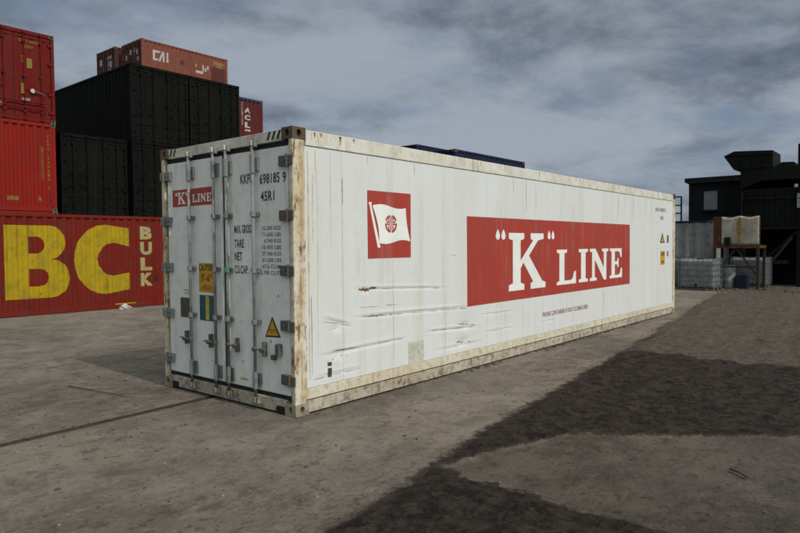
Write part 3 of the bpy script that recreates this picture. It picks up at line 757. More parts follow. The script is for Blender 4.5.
def scuff(x0, x1, z0, z1, w_, seed, mat='scuff'):
    rd = random.Random(seed); top, bot = [], []; n_ = 14
    for k in range(n_ + 1):
        t = k / n_; e = math.sin(math.pi * (.06 + .9 * t)) ** .8
        zc = z0 + (z1 - z0) * t + rd.uniform(-.3, .3) * w_
        top.append((x0 + (x1 - x0) * t, zc + w_ * e * rd.uniform(.15, 1))); bot.append((x0 + (x1 - x0) * t, zc - w_ * e * rd.uniform(.15, 1)))
    sd('scuff_mark', polys(top + bot[::-1]), mat, .0016, cu=FU, cv=FV)
def scuff_set(x0, x1, z0, z1, w_, seed):                        # a broken scrape: overlapping pieces would z-fight, so they follow one another
    rd = random.Random(seed); x = x0
    while x < x1 - .03:
        l = min(x1 - x, rd.uniform(.10, .45)); t0, t1 = (x - x0) / (x1 - x0), (x + l - x0) / (x1 - x0)
        scuff(x, x + l, z0 + (z1 - z0) * t0, z0 + (z1 - z0) * t1, w_ * rd.uniform(.4, 1.0), rd.random()); x += l + rd.uniform(.02, .12)
scuff_set(1.05, 2.45, 1.232, 1.165, .008, 1); scuff_set(.99, 1.5, .928, .905, .016, 2); scuff_set(1.52, 3.06, .902, .855, .010, 3)
scuff_set(2.25, 3.2, .632, .585, .013, 4); scuff_set(.95, 1.6, 1.03, 1.02, .005, 5); scuff_set(.55, .95, .60, .595, .009, 6); scuff_set(1.25, 1.7, .60, .60, .005, 16); scuff_set(.40, .80, .93, .845, .011, 7)
scuff_set(.25, .95, .345, .355, .007, 8); scuff_set(3.7, 4.1, .725, .71, .004, 9); scuff_set(3.6, 4.0, .475, .46, .005, 10); scuff_set(2.85, 3.3, .66, .60, .016, 12)
scuff_set(2.8, 3.15, .42, .385, .020, 13); scuff_set(2.7, 2.95, 1.58, 1.58, .004, 14); scuff_set(3.2, 3.6, 1.42, 1.43, .004, 15)
scuff(.93, 1.12, 1.235, 1.222, .030, 21, 'scuff_rust'); scuff(1.10, 1.24, 1.238, 1.232, .018, 22, 'scuff_rust')
for k in range(22):
    x, z = random.choice([(.62, .55), (.58, .50), (2.2, .6), (1.0, 1.9), (.5, .8), (3.6, 1.8), (1.2, .9)]); x += random.gauss(0, .10); z += random.gauss(0, .07); r = random.uniform(.003, .008)
    if ZP0 + .02 < z and x > .2: sd('scuff_mark', polys([(x + r * math.cos(a), z + r * .9 * math.sin(a)) for a in (0, 1.1, 2.2, 3.3, 4.3, 5.3)]), 'scuff', .0020, cuts=False)
for y, z, r in ((.27, 1.21, .012), (.40, .73, .014), (.88, .47, .010), (.60, 1.98, .008), (1.95, .52, .008), (1.45, .42, .01), (.48, .60, .012), (2.1, 1.6, .007), (.9, .9, .007)):
    dd('chip_mark', polys([(-y + r * math.cos(a), z + 1.3 * r * math.sin(a)) for a in (0, 1.0, 2.3, 3.2, 4.2, 5.4)]), 'scuff')

# thin stains running down from the rail and the seams
def run(x, z0, z1, w_, mat, seed):
    rd = random.Random(seed); n_ = 12; a, b = [], []; xx = x
    for k in range(n_ + 1):
        t = k / n_; xx += rd.uniform(-.0015, .0015); ww = w_ * (.35 + .65 * math.sin(math.pi * min(1, .15 + t * .8))) * rd.uniform(.6, 1)
        a.append((xx - ww, z1 - (z1 - z0) * t)); b.append((xx + ww, z1 - (z1 - z0) * t))
    sd('stain_run', polys(a + b[::-1]), mat, .0013, cu=FU, cv=FV)
rd = random.Random(77)
for x, z0, z1, w_, m_ in ((.205, .35, 2.68, .010, 'stain_ochre'), (.27, 1.75, 2.45, .011, 'stain_pale'), (.330, .7, 2.5, .005, 'stain_pale'), (.70, 2.16, 2.44, .009, 'stain_rust'), (.698, .5, 2.15, .004, 'stain_pale'),
                         (.235, .40, 1.2, .006, 'stain_rust'), (.31, 2.35, 2.70, .005, 'stain_ochre'), (.52, 1.7, 2.70, .005, 'stain_pale'), (1.53, .4, 1.3, .004, 'stain_pale'), (2.57, .3, 1.1, .004, 'stain_pale')): run(x, z0, z1, w_, m_, int(x * 999))
for k in range(28):
    x = rd.uniform(.9, 11.8)
    if rd.random() < .6: z1 = 2.715; z0 = z1 - rd.uniform(.1, .55)
    else: z0 = rd.uniform(.28, .5); z1 = z0 + rd.uniform(.15, .6)
    if not (3.0 < x < 9.2 and z0 < 2.15 and z1 > .85) and not (1.05 < x < 1.9 and z0 < 2.36): run(x, z0, z1, rd.uniform(.003, .008), rd.choice(['stain_pale', 'stain_pale', 'stain_ochre', 'stain_rust']), 500 + k)
for k in range(30):                                             # short drips on the top rail itself
    x = rd.uniform(.2, .9) if k < 9 else rd.uniform(.9, 11.9); h_ = rd.uniform(.03, .13); ww = rd.uniform(.006, .022)
    decal('stain_run', polys([(x - ww, 2.874), (x + ww, 2.874), (x + ww * .5, 2.874 - h_ * .6), (x, 2.874 - h_), (x - ww * .6, 2.874 - h_ * .5)]), rd.choice(['stain_rust', 'stain_ochre', 'stain_ochre']), reefer, lambda u, v: (u, .0010, v), OFF)

# ================================================================== ordinary steel containers
def corr_profile(length, pitch=.278, depth=.036):
    """break points (s, depth) of a trapezoid corrugation, starting and ending on a crest"""
    n_ = max(1, round((length - .072 * pitch / .278) / pitch)); p = length / (n_ + .26); q = [.26 * p, .24 * p, .26 * p, .24 * p]
    pts = [(0, 0)]; s = 0
    for k in range(n_):
        for dl, dv in zip(q, (0, depth, depth, 0)): s += dl; pts.append((s, dv))
    pts.append((length, 0)); return pts
def prof_at(pts, s):
    s = max(0, min(pts[-1][0], s))
    for (a, da), (b, db) in zip(pts, pts[1:]):
        if s <= b: return da + (db - da) * (s - a) / max(1e-9, b - a)
    return 0.0


class Box:
    """one corrugated container; local origin = middle of its base, door end towards -x"""
    def __init__(s, label, paint_, loc, rz=0, Ln=6.058, Hn=2.591, cat='shipping container', group=None, rail=None, post=None, doors=True, pitch=.278, castmat='rusty_casting', door_paint=None, bolts=False, toprail=None):
        s.L, s.W, s.H = Ln, 2.438, Hn; W_ = s.W
        s.t = t = thing('shipping_container', label, cat, loc, rz, group)
        hx, hy = Ln / 2, W_ / 2; rail = rail or paint_; post = post or rail; toprail = toprail or rail
        p = lambda mb, nm, mat, lab=None, bev=0: mb.build(nm, mat, t, bevel=bev, label=lab)
        for sy in (-1, 1):
            for sx in (-1, 1):
                p(MB().box(sx * hx, sx * (hx - .15), sy * hy, sy * (hy - .10), .116, Hn - .116), 'corner_post', post, bev=.006)
            p(MB().box(-hx + .18, hx - .18, sy * (hy - .002), sy * (hy - .07), Hn - .09, Hn - .010), 'top_rail', toprail)
            p(MB().box(-hx + .18, hx - .18, sy * (hy - .002), sy * (hy - .07), .014, .155), 'bottom_rail', rail)
        me = casting_mesh('corner_casting', castmat, detail=True)
        for sx in (-1, 1):
            for sy in (-1, 1):
                for z in (0, Hn - .118): put_cast(me, t, sx * (hx + .004), sy * (hy + .004), z, -sx, -sy, (0, 0, 0))
        s.prof = corr_profile(Ln - .304, pitch)
        for sy in (-1, 1):
            mb = MB(); z0, z1 = .150, Hn - .085; a = -hx + .152
            vs = [(a + q, sy * (hy - .012 - d), z) for z in (z0, z1) for q, d in s.prof]; m_ = len(s.prof)
            mb.add(vs, [(k, k + 1, m_ + k + 1, m_ + k) for k in range(m_ - 1)])
            p(mb, 'side_wall', paint_)
        s.eprof = corr_profile(W_ - .204, .25, .045)
        mb = MB(); m_ = len(s.eprof)
        mb.add([(hx - .012 - d, -hy + .102 + q, z) for z in (.15, Hn - .115) for q, d in s.eprof], [(k, k + 1, m_ + k + 1, m_ + k) for k in range(m_ - 1)])
        p(mb, 'end_wall', paint_)
        p(MB().box(hx - .002, hx - .08, -hy + .164, hy - .164, .012, .150), 'end_sill', rail); p(MB().box(hx - .002, hx - .08, -hy + .164, hy - .164, Hn - .115, Hn - .010), 'end_header', rail)
        rp = corr_profile(Ln - .2, .4, .02); mb = MB(); m_ = len(rp)
        mb.add([(-hx + .1 + q, y, Hn - .012 - d) for y in (-hy + .071, hy - .071) for q, d in rp], [(k, k + 1, m_ + k + 1, m_ + k) for k in range(m_ - 1)])
        p(mb, 'roof', paint_)
        p(MB().box(-hx + .12, hx - .12, -hy + .072, hy - .072, .05, .13), 'floor', 'dark_steel')
        if not doors: s.blank_front(paint_, rail, pitch); return
        # door end
        dp = door_paint or paint_
        p(MB().box(-hx + .002, -hx + .08, -hy + .164, hy - .164, Hn - .115, Hn - .004), 'header', rail)
        p(MB().box(-hx + .002, -hx + .08, -hy + .164, hy - .164, .012, .140), 'sill', rail)
        p(MB().box(-hx + .066, -hx + .080, -hy + .102, hy - .102, .141, Hn - .116), 'door_gasket', 'rubber')
        for sg in (-1, 1):
            y0, y1 = sorted((sg * .012, sg * (hy - .115))); mb = MB(); pr = corr_profile(y1 - y0, .30, .022); m_ = len(pr)
            z0, z1 = .165, Hn - .135
            mb.add([(-hx + .036 + d, y0 + q, z) for z in (z0, z1) for q, d in pr] + [(-hx + .065, y, z) for z in (z0, z1) for y in (y0, y1)],
                   [(k, k + 1, m_ + k + 1, m_ + k) for k in range(m_ - 1)])
            door = p(mb, 'door', dp)
            MB().box(-hx + .030, -hx + .064, y0, y1, z1 - .10, z1 + .012).build('top_band', dp, door)
            MB().box(-hx + .030, -hx + .064, y0, y1, z0 - .012, z0 + .10).build('bottom_band', dp, door)
            if bolts: MB().box(-hx + .028, -hx + .037, y0 + .05, y1 - .05, .62, .70).build('middle_band', dp, door)
            bm_ = dp
            for r in (.30, .80):
                y = sg * r; rod = p(MB().tube((-hx - .012, y, .05), (-hx - .012, y, Hn - .05), .017, 8), 'locking_bar', bm_)
                for z in (.30, Hn * .5, Hn - .35): MB().box(-hx - .03, -hx + .035, y - .05, y + .05, z - .03, z + .03).build('guide_bracket', bm_, rod)
                for z in (.075, Hn - .06): MB().box(-hx - .035, -hx + .001, y - .05, y + .05, z - .04, z + .04).build('cam_keeper', bm_, rod)
                MB().bar((-hx - .028, y, 1.05), (-hx - .028, y + sg * .24, 1.05), .03, .015).build('handle', bm_, rod)
            for z in (.35, .95, Hn - .95, Hn - .35): MB().box(-hx - .012, -hx + .03, sg * (hy - .20), sg * (hy - .02), z - .045, z + .045).build('hinge', dp, door)
            if bolts:
                bt = MB()
                for z in np.arange(.35, Hn - .2, .36):
                    for yy in (.52, .66): bt.tube((-hx + .02, sg * yy, z + (.18 if yy > .6 else 0)), (-hx + .04, sg * yy, z + (.18 if yy > .6 else 0)), .032, 6)
                tag(bt.build('bolt_row', dp, door), kind='stuff')
    def blank_front(s, paint_, rail, pitch):
        hx, hy, Hn = s.L / 2, s.W / 2, s.H; mb = MB(); m_ = len(s.eprof)
        mb.add([(-hx + .012 + d, -hy + .102 + q, z) for z in (.15, Hn - .115) for q, d in s.eprof], [(k, k + 1, m_ + k + 1, m_ + k) for k in range(m_ - 1)])
        mb.build('end_wall', paint_, s.t)
        MB().box(-hx + .002, -hx + .08, -hy + .164, hy - .164, .012, .150).build('end_sill', rail, s.t)
        MB().box(-hx + .002, -hx + .08, -hy + .164, hy - .164, Hn - .115, Hn - .010).build('end_header', rail, s.t)
    def cuts(s): return [-s.L / 2 + .152 + q for q, d in s.prof]
    def on_side(s, k=.004):                                     # u = local x, side facing -y
        return lambda u, v: (u, -s.W / 2 + .012 + prof_at(s.prof, u + s.L / 2 - .152) - k, v)
    def on_door(s, k=.006):                                     # u = towards the viewer's right when facing the door end (local -y)
        return lambda u, v: (-s.L / 2 + .036 - k, -u, v)
    def on_end(s, k=.004):                                      # blank front end facing -x
        return lambda u, v: (-s.L / 2 + .012 + prof_at(s.eprof, -u + s.W / 2 - .102) - k, -u, v)
    def ecuts(s): return [-(-s.W / 2 + .102 + q) for q, d in s.eprof]
    def side_print(s, nm, vf, mat, k=.004, label=None): return decal(nm, vf, mat, s.t, s.on_side(k), cuts_u=s.cuts(), label=label)
    def door_print(s, nm, vf, mat, k=.006): return decal(nm, vf, mat, s.t, s.on_door(k))
    def end_print(s, nm, vf, mat, k=.004): return decal(nm, vf, mat, s.t, s.on_end(k), cuts_u=s.ecuts())


HC = 2.896
FACE = math.pi / 2                                              # turns a door end (local -x) to face -y
# --- the red container with big yellow letters, its long side towards us
AX0 = .02
abc = Box('red container with giant yellow letters and the word BULK along its side', 'abc_red', (AX0 + 3.029, 12.55 + 1.219, 0), 0, rail='abc_red', pitch=.235)
def A(x): return x - (AX0 + 3.029)
def bigB(u0, u1, v0, v1):
    def S_(a, b): return (u0 + a * (u1 - u0), v0 + b * (v1 - v0))
    # left half and right half of the B so that the counters stay open
    def bow(y0, y1, xm, x1, seg=8):
        out = []
        for k in range(seg + 1):
            t = -math.pi / 2 + math.pi * k / seg; out.append((xm + (x1 - xm) * math.cos(t), (y0 + y1) / 2 + (y1 - y0) / 2 * math.sin(t)))
        return out
    lo_o, hi_o = bow(0, .535, .70, 1.0), bow(.535, 1.0, .70, .93)
    lo_i, hi_i = bow(.165, .405, .52, .66, 6), bow(.615, .845, .50, .60, 6)
    P = []
    P.append([S_(*q) for q in ((0, 0), (.36, 0), (.36, 1), (0, 1))])
    P.append([S_(*q) for q in [(.36, 0)] + lo_o[:] + [(.36, .535), (.36, .405)] + lo_i[::-1] + [(.36, .165)]])
    P.append([S_(*q) for q in [(.36, .535)] + hi_o[:] + [(.36, 1), (.36, .845)] + hi_i[::-1] + [(.36, .615)]])
    return polys(*P)
def bigC(u0, u1, v0, v1):
    def S_(a, b): return (u0 + a * (u1 - u0), v0 + b * (v1 - v0))
    o = [(1.0, .05)]
    for k in range(15):
        t = math.radians(285 - k * 210 / 14); o.append((.56 + .56 * math.cos(t), .5 + .5 * math.sin(t)))
    o += [(1.0, .95), (1.0, .68)]
    for k in range(11):
        t = math.radians(70 + k * 220 / 10); o.append((.70 + .285 * math.cos(t), .5 + .24 * math.sin(t)))
    o += [(1.0, .30)]
    return polys([S_(a, b) for a, b in o])
def bigA(u0, u1, v0, v1):
    def S_(a, b): return (u0 + a * (u1 - u0), v0 + b * (v1 - v0))
    return polys(*[[S_(*q) for q in pl_] for pl_ in ([(0, 0), (.26, 0), (.33, .24), (.43, .62), (.5, .84), (.5, 1), (.35, 1)], [(1, 0), (.74, 0), (.67, .24), (.57, .62), (.5, .84), (.5, 1), (.65, 1)],
                                                     [(.33, .24), (.67, .24), (.616, .43), (.384, .43)])])
abc.side_print('letter', bigA(A(.24), A(1.52), .44, 2.28), 'abc_yellow')
abc.side_print('letter', bigB(A(1.62), A(3.17), .43, 2.28), 'abc_yellow')
abc.side_print('letter', bigC(A(3.27), A(4.80), .43, 2.33), 'abc_yellow')
for k, ch in enumerate('BULK'):
    z1 = 2.30 - k * .445; abc.side_print('letter', text_in(ch, A(5.12), A(5.48), z1 - .375, z1, .06), 'bulk_cream')
abc.side_print('lettering', text_in('AB 2', A(5.55), A(5.66), .70, .90), 'navy_paint')
decal('pocket_stripe', polys(rect(A(4.35), A(4.95), .115, .145)), 'abc_yellow', abc.t, lambda u, v: (u, -1.219 - .002, v))

# --- red stack behind it on the left
def stack(label, mat, xr, y, z, Hn=HC, Ln=6.058, **kw):        # a container whose end faces us, right edge at xr
    return Box(label, mat, (xr - 1.219, y + Ln / 2, z), FACE, Ln, Hn, **kw)
RX, RY = 4.95, 17.6
red0 = stack('plain red container on the ground under the two red ones', 'bright_red', RX, RY, 0, doors=False)
red1 = stack('bright red container with plain ribbed end, middle of the left red stack', 'bright_red', RX - .02, RY, HC, doors=False)
red2 = stack('darker red container showing barred doors, topmost of the left stack', 'upper_red', RX, RY, 2 * HC)
def D(x): return x - (RX - 1.219)
red1.end_print('lettering', text_in('SERVICE', D(4.50), D(4.56), 1.05, 2.15), 'dull_yellow')
for k, c in enumerate('TEMU 240815 2'):
    if c != ' ': red1.end_print('letter', text_in(c, D(4.70), D(4.76), 2.42 - k * .14, 2.52 - k * .14), 'dull_yellow')
red1.end_print('yellow_label', polys(rect(D(3.47), D(3.80), .34, .47)), 'dull_yellow')
red1.end_print('warning_triangle', polys([(D(4.36), .36), (D(4.50), .36), (D(4.43), .52)]), 'dull_yellow')
red2.door_print('lettering', text_in('TEMU 240312', D(3.86), D(4.52), 2.50, 2.60), 'dull_yellow')
red2.door_print('lettering', text_in('22G1', D(4.06), D(4.32), 2.34, 2.44), 'dull_yellow')
red2.door_print('lettering', text_in('MAX\nTARE\nNET', D(3.95), D(4.05), 1.86, 2.08), 'dull_yellow')
red2.door_print('yellow_label', polys(rect(D(4.12), D(4.28), 1.70, 2.02)), 'dull_yellow')
red2.door_print('yellow_label', polys(rect(D(3.93), D(4.06), .86, 1.20)), 'dull_yellow')
red2.door_print('yellow_label', polys(rect(D(3.05), D(3.38), .40, .56)), 'dull_yellow')
red2.door_print('yellow_label', polys(rect(D(2.9), D(3.36), 2.20, 2.30)), 'dull_yellow')
red2.door_print('grey_label', polys(rect(D(3.95), D(4.20), .62, .74)), 'ink_grey')
hx = red2.L / 2
for z_ in (.62, .42): MB().tube((-hx - .05, -D(3.05), z_), (-hx - .05, -D(4.66), z_), .020, 8).build('lever_rod', 'upper_red', red2.t)
MB().tube((-hx - .05, -D(4.25), .98), (-hx - .03, -D(4.25), .98), .07, 10).build('valve_cap', 'lamp_grey', red2.t)
MB().bar((-hx - .04, -D(4.30), .99), (-hx - .04, -D(4.62), .90), .03, .03).build('valve_handle', 'dark_steel', red2.t)

# --- black stack in the middle
BY = 18.58
bl = [('black container on the ground below the left black door', 8.06, 0, 19.0), ('black container on the ground below the middle black doors', 10.54, 0, BY), ('black container on the ground under the right black doors', 13.02, 0, BY),
      ('black container with barred doors just above the yellow letters, left one of the middle row', 8.06, 1, 18.9), ('black container with barred doors in the middle row beside the white one', 10.54, 1, BY), ('black container of the middle row under the right black doors', 13.02, 1, BY),
      ('black container with its long ribbed side showing, under the brown ones', 10.52, 2, BY), ('black container with barred doors, rightmost of the top black pair', 13.03, 2, BY)]
blacks = []
for lab, xr, lv, y in bl:
    blacks.append(stack(lab, 'black_paint', xr, y, lv * HC, Ln=12.192 if 10 < xr < 11 else 6.058, castmat='black_paint', bolts=True))

# --- container with white vertical letters behind the black ones
for lv in (0, 1): stack('dark red container hidden in the stack under the one with blue top rail', 'acl_red', 15.5, 20.1, lv * HC, doors=False, group='containers under the blue railed one')
acl = stack('dark red container with white vertical letters and blue top rail', 'acl_red', 15.5, 20.1, 2 * HC, doors=False)
def Q(x): return x - (15.5 - 1.219)
acl.end_print('letter', text_in('A', Q(14.46), Q(14.80), 2.20, 2.44, .05), 'dull_white')
acl.end_print('letter', text_in('C', Q(14.46), Q(14.80), 1.86, 2.11, .05), 'dull_white')
acl.end_print('letter', text_in('L', Q(14.48), Q(14.78), 1.50, 1.77, .05), 'dull_white')
acl.end_print('letter', polys(rect(Q(14.46), Q(14.80), 1.34, 1.42)), 'dull_white')
for k, c in enumerate('ACLU2174053'): acl.end_print('letter', text_in(c, Q(14.30), Q(14.36), 2.60 - k * .10, 2.67 - k * .10), 'dull_white')
MB().box(-acl.L / 2 - .002, -acl.L / 2 + .001, -1.05, 1.05, HC - .112, HC - .012).build('blue_header', 'blue_rail', acl.t)
MB().box(-acl.L / 2, acl.L / 2, -1.224, -1.219, HC - .10, HC - .005).build('blue_side_rail', 'blue_rail', acl.t)

# --- brown pair high on a far stack
CX, CY, CZ = 15.66, 31.65, 4 * HC
cai = Box('faded brown container with white letters on its long side, topmost of the far stack', 'cai_brown', (CX + 3.029, CY + 1.219, CZ), 0, door_paint='cai_dark', post='cai_brown')
cai2 = Box('dark brown container end with white stickers, behind the lettered brown one', 'cai_dark', (CX - .25 + 3.029, CY + 2.78 + 1.219, CZ), 0)
def C_(x): return x - (CX + 3.029)
z = CZ
c_out = [(C_(16.95), 13.66 - z), (C_(16.38), 13.66 - z), (C_(16.38), 13.04 - z), (C_(16.72), 13.04 - z), (C_(16.72), 13.18 - z), (C_(16.54), 13.18 - z), (C_(16.54), 13.52 - z), (C_(16.80), 13.52 - z), (C_(16.90), 13.50 - z)]
cai.side_print('letter', polys(c_out[:8]), 'dull_white')
cai.side_print('letter', polys([(C_(16.76), 13.04 - z), (C_(16.88), 13.04 - z), (C_(17.04), 13.48 - z), (C_(17.04), 13.04 - z), (C_(17.16), 13.04 - z), (C_(17.16), 13.66 - z), (C_(16.99), 13.66 - z)]), 'dull_white')
cai.side_print('letter', polys(rect(C_(17.28), C_(17.42), 13.06 - z, 13.66 - z)), 'dull_white')
cai.side_print('white_patch', polys(rect(C_(19.33), C_(19.85), 12.86 - z, 13.02 - z), rect(C_(19.80), C_(19.92), 13.04 - z, 13.42 - z), rect(C_(20.0), C_(20.1), 13.05 - z, 13.30 - z), rect(C_(20.18), C_(20.28), 13.2 - z, 13.45 - z), rect(C_(19.33), C_(19.40), 13.22 - z, 13.42 - z)), 'dull_white')
cai.side_print('repaired_panel', polys(rect(C_(20.46), C_(21.55), 12.15 - z, 13.46 - z)), 'oxide_patch', label='dark oxide red repaired panel')
cai.side_print('repaired_panel', polys(rect(C_(18.24), C_(18.50), 13.14 - z, 13.42 - z)), 'oxide_patch', label='small square repair')
cai.side_print('lettering', text_in('CAIU 204 11', C_(20.66), C_(21.46), 13.66 - z, 13.84 - z), 'bulk_cream')
cai.side_print('lettering', text_in('22G1', C_(20.9), C_(21.3), 13.52 - z, 13.62 - z), 'bulk_cream')
def sq(b, *rs):
    for y0, y1, z0, z1 in rs: b.door_print('white_sticker', polys(rect(y0, y1, z0, z1)), 'dull_white')
sq(cai, (.55, .72, 1.75, 2.05), (.20, .36, 1.9, 2.2), (.62, .84, 1.35, 1.6), (-.25, -.05, 1.85, 2.15), (-.75, -.6, 1.6, 1.9))
sq(cai2, (-.85, -.55, 1.72, 2.10), (.15, .42, 1.95, 2.15), (.20, .40, 1.5, 1.85), (.50, .75, 1.95, 2.15), (.50, .78, 1.4, 1.82), (.15, .42, 1.0, 1.4), (.50, .78, 1.0, 1.3))
for lv in range(4):
    Box('brown container hidden in the far stack', 'cai_dark', (CX + 3.029, CY + 1.219, lv * HC), 0, Hn=HC, doors=False, group='containers under the brown pair')
    Box('brown container hidden in the far stack', 'cai_dark', (CX - .25 + 3.029, CY + 3.999, lv * HC), 0, Hn=HC, doors=False, group='containers under the brown pair')

# --- navy containers beyond the white one
nv0 = Box('navy container on the ground under the long navy one', 'navy_paint', (18.4 + 3.029, 10.85 + 1.219, 0), 0, Hn=HC, doors=False)
nv1 = Box('navy blue container seen above the middle of the white roof, right of two', 'navy_paint', (18.4 + 3.029, 10.85 + 1.219, HC), 0, Hn=HC, doors=False)
for lv in (0, 1): Box('navy container low in the farther stack', 'navy_paint', (30.88 + 3.029, 22.75 + 1.219, lv * HC), 0, Hn=HC, doors=False, group='containers low in the farther navy stack')
nv2 = Box('navy blue container end peeping over the white roof, left and farther of two', 'navy_paint', (30.88 + 3.029, 22.75 + 1.219, 2 * HC), 0, Hn=HC, doors=False)

# --- pale grey ribbed container at the right, blue top rail
gx, gy = 22.6, 1.66
grey = Box('pale grey ribbed container with blue top rail behind the caged tank', 'faded_grey', (gx + 1.219, gy + 3.029, 0), -math.pi / 2, Hn=2.591, doors=False, toprail='navy_paint', pitch=.40)

# guardrail on its roof
gr = thing('guardrail', 'dark blue tubular guardrail on the pale grey container roof', 'guardrail', (24.3, 3.4, 2.60))
for y in (-.05, .75, 1.55): MB().tube((0, y, 0), (0, y, 1.06), .035, 8).build('upright', 'navy_paint', gr)
for z in (1.06, .70, .36): MB().tube((0, -.05, z), (0, 1.55, z), .03, 8).build('rail', 'navy_paint', gr)
for y in (-.05, .75, 1.55): MB().box(-.09, .09, y - .09, y + .09, -.008, .014).build('base_plate', 'navy_paint', gr)

# ================================================================== site cabin on a dark container
low = Box('black container carrying the site cabin', 'black_paint', (26.4 + 1.219, .70, 0), -math.pi / 2, Hn=2.591, doors=False, castmat='black_paint')
cb = thing('site_cabin', 'dark site cabin with one pale window and overhanging flat roof', 'cabin', (26.5 + 1.2, .72, 2.60))
def cbp(mb, nm, mat, parent=None, **k): return mb.build(nm, mat, parent or cb, (26.5 + 1.2, .72, 2.60), **k)
x0, ya, yb, z0, z1 = 26.5, -2.25, 3.68, 2.60, 4.42
wy0, wy1, wz0, wz1 = 2.42, 3.09, 3.12, 4.05                     # window opening
cbp(MB().ring(x0 + .02, x0 + .08, ya + .01, yb - .01, z0, z1, wy0, wy1, wz0, wz1), 'front_wall', 'cabin_dark')
y = ya + .05
while y < yb - .1:
    if not (wy0 - .12 < y < wy1 + .06): cbp(MB().box(x0, x0 + .0195, y, y + .06, z0 + .05, z1 - .02), 'wall_rib', 'cabin_dark')
    y += .24
for q in (ya, yb - .06): cbp(MB().box(x0 + .09, x0 + 2.4, q, q + .06, z0, z1), 'side_wall', 'cabin_dark')
cbp(MB().box(x0 + 2.34, x0 + 2.4, ya + .061, yb - .061, z0, z1), 'rear_wall', 'cabin_dark')
cbp(MB().box(x0 - .14, x0 + 2.5, ya - .1, yb + .13, z1 + .001, z1 + .19), 'roof', 'cabin_dark')
wf = MB().ring(x0 - .005, x0 + .05, wy0 + .001, wy1 - .001, wz0 + .001, wz1 - .001, wy0 + .05, wy1 - .05, wz0 + .05, wz1 - .05)
win = cbp(wf, 'window', 'cabin_dark')
wbl = cbp(MB().box(x0 + .03, x0 + .04, wy0 + .05, wy1 - .05, wz0 + .05, wz1 - .05), 'pane', 'window_glass', win)
cbp(MB().box(x0 - .05, x0 + .015, wy0 - .05, wy1 + .05, wz0 - .05, wz0 - .003), 'sill', 'cabin_dark', win)

# ================================================================== caged plastic tanks
def tote(label, loc, group=None, rz=0):
    t = thing('caged_tank', label, 'liquid tank', loc, rz, group)
    for x in (-.5, 0, .5): MB().box(x - .07, x + .07, -.6, .6, .0, .09).build('pallet_runner', 'dark_steel', t)
    for k in range(6): y = -.6 + .22 * k; MB().box(-.58, .58, y, y + .1, .091, .115).build('pallet_board', 'dark_steel', t)
    MB().box(-.55, .55, -.57, .57, .12, 1.10).build('tank', 'tote_plastic', t, bevel=.07)
    MB().tube((0, 0, 1.10), (0, 0, 1.15), .12, 14).build('lid', 'hole_dark', t)
    MB().tube((-.60, 0, .20), (-.53, 0, .20), .05, 10).build('valve', 'drum_blue', t)
    cg = MB()
    for z in np.linspace(.14, 1.13, 6):
        for sx in (-.585, .585): cg.bar((sx, -.6, z), (sx, .6, z), .018, .018)
        for sy in (-.605, .605): cg.bar((-.58, sy, z), (.58, sy, z), .018, .018)
    for q in np.linspace(-.58, .58, 8):
        for sx in (-.60, .60): cg.bar((sx, q, .12), (sx, q, 1.14), .017, .017)
    for q in np.linspace(-.55, .55, 7):
        for sy in (-.62, .62): cg.bar((q, sy, .12), (q, sy, 1.14), .017, .017)
    tag(cg.build('cage', 'cage_metal', t), kind='stuff')
    return t
tote('white plastic tank in a wire cage beside the far end of the white container', (20.85, 1.68, 0))
tote('white caged tank half hidden behind the legs of the rusty stand', (23.6, .55, 0))
tote('white caged tank tucked behind the nearer one', (21.95, 2.75, 0))

# ================================================================== rusty stand with a stained white trough
st = thing('rusty_stand', 'rusty steel stand carrying a stained white trough', 'steel stand', (22.0, .62, 0))
def sp(mb, nm, mat, **k): return mb.build(nm, mat, st, (22.0, .62, 0), **k)
for x in (21.45, 22.55):
    for y in (-.08, 1.34): sp(MB().box(x - .045, x + .045, y - .045, y + .045, 0, 1.50), 'leg', 'dark_rust')
for x in (21.45,):
    sp(MB().bar((x, -.03, .55), (x, .60, 1.46), .05, .05), 'brace', 'dark_rust'); sp(MB().bar((x, 1.29, .55), (x, .66, 1.46), .05, .05), 'brace', 'dark_rust')
sp(MB().box(21.42, 21.48, -.034, 1.294, .80, .86), 'cross_bar', 'dark_rust')
sp(MB().box(21.40, 22.60, -.14, 1.41, 1.502, 1.60), 'deck', 'rusty_plate')
sp(MB().box(21.52, 21.56, -.13, 1.41, 1.602, 2.66), 'back_plate', 'rusty_plate')
# trough: two bulging white panels with a dip between them
mb = MB(); ny, nz = 30, 12; vs = []
for j in range(nz + 1):
    for i in range(ny + 1):
        u, v = i / ny, j / nz
        y = 1.12 - u * 1.22
        top = 2.645 + .028 * math.cos((u - .5) * 4 * math.pi) * (1 if True else 0) - .04 * abs(u - .5)
        z = 1.62 + v * (top - 1.62)
        bulge = .03 + .025 * abs(math.sin(u * 2 * math.pi)) * math.sin(math.pi * min(1, v * .9 + .1)) ** .7
        vs.append((21.50 - bulge, y, z))
q = ny + 1; nv = len(vs)
fs = [(j * q + i, j * q + i + 1, (j + 1) * q + i + 1, (j + 1) * q + i) for j in range(nz) for i in range(ny)]
rim = list(range(q)) + [j * q + ny for j in range(1, nz + 1)] + [nz * q + i for i in range(ny - 1, -1, -1)] + [j * q for j in range(nz - 1, 0, -1)]
vs += [(21.515, vs[r][1], vs[r][2]) for r in rim]
fs += [(rim[r], rim[(r + 1) % len(rim)], nv + (r + 1) % len(rim), nv + r) for r in range(len(rim))]
mb.add(vs, fs); sp(mb, 'trough', 'stained_white', smooth=True)
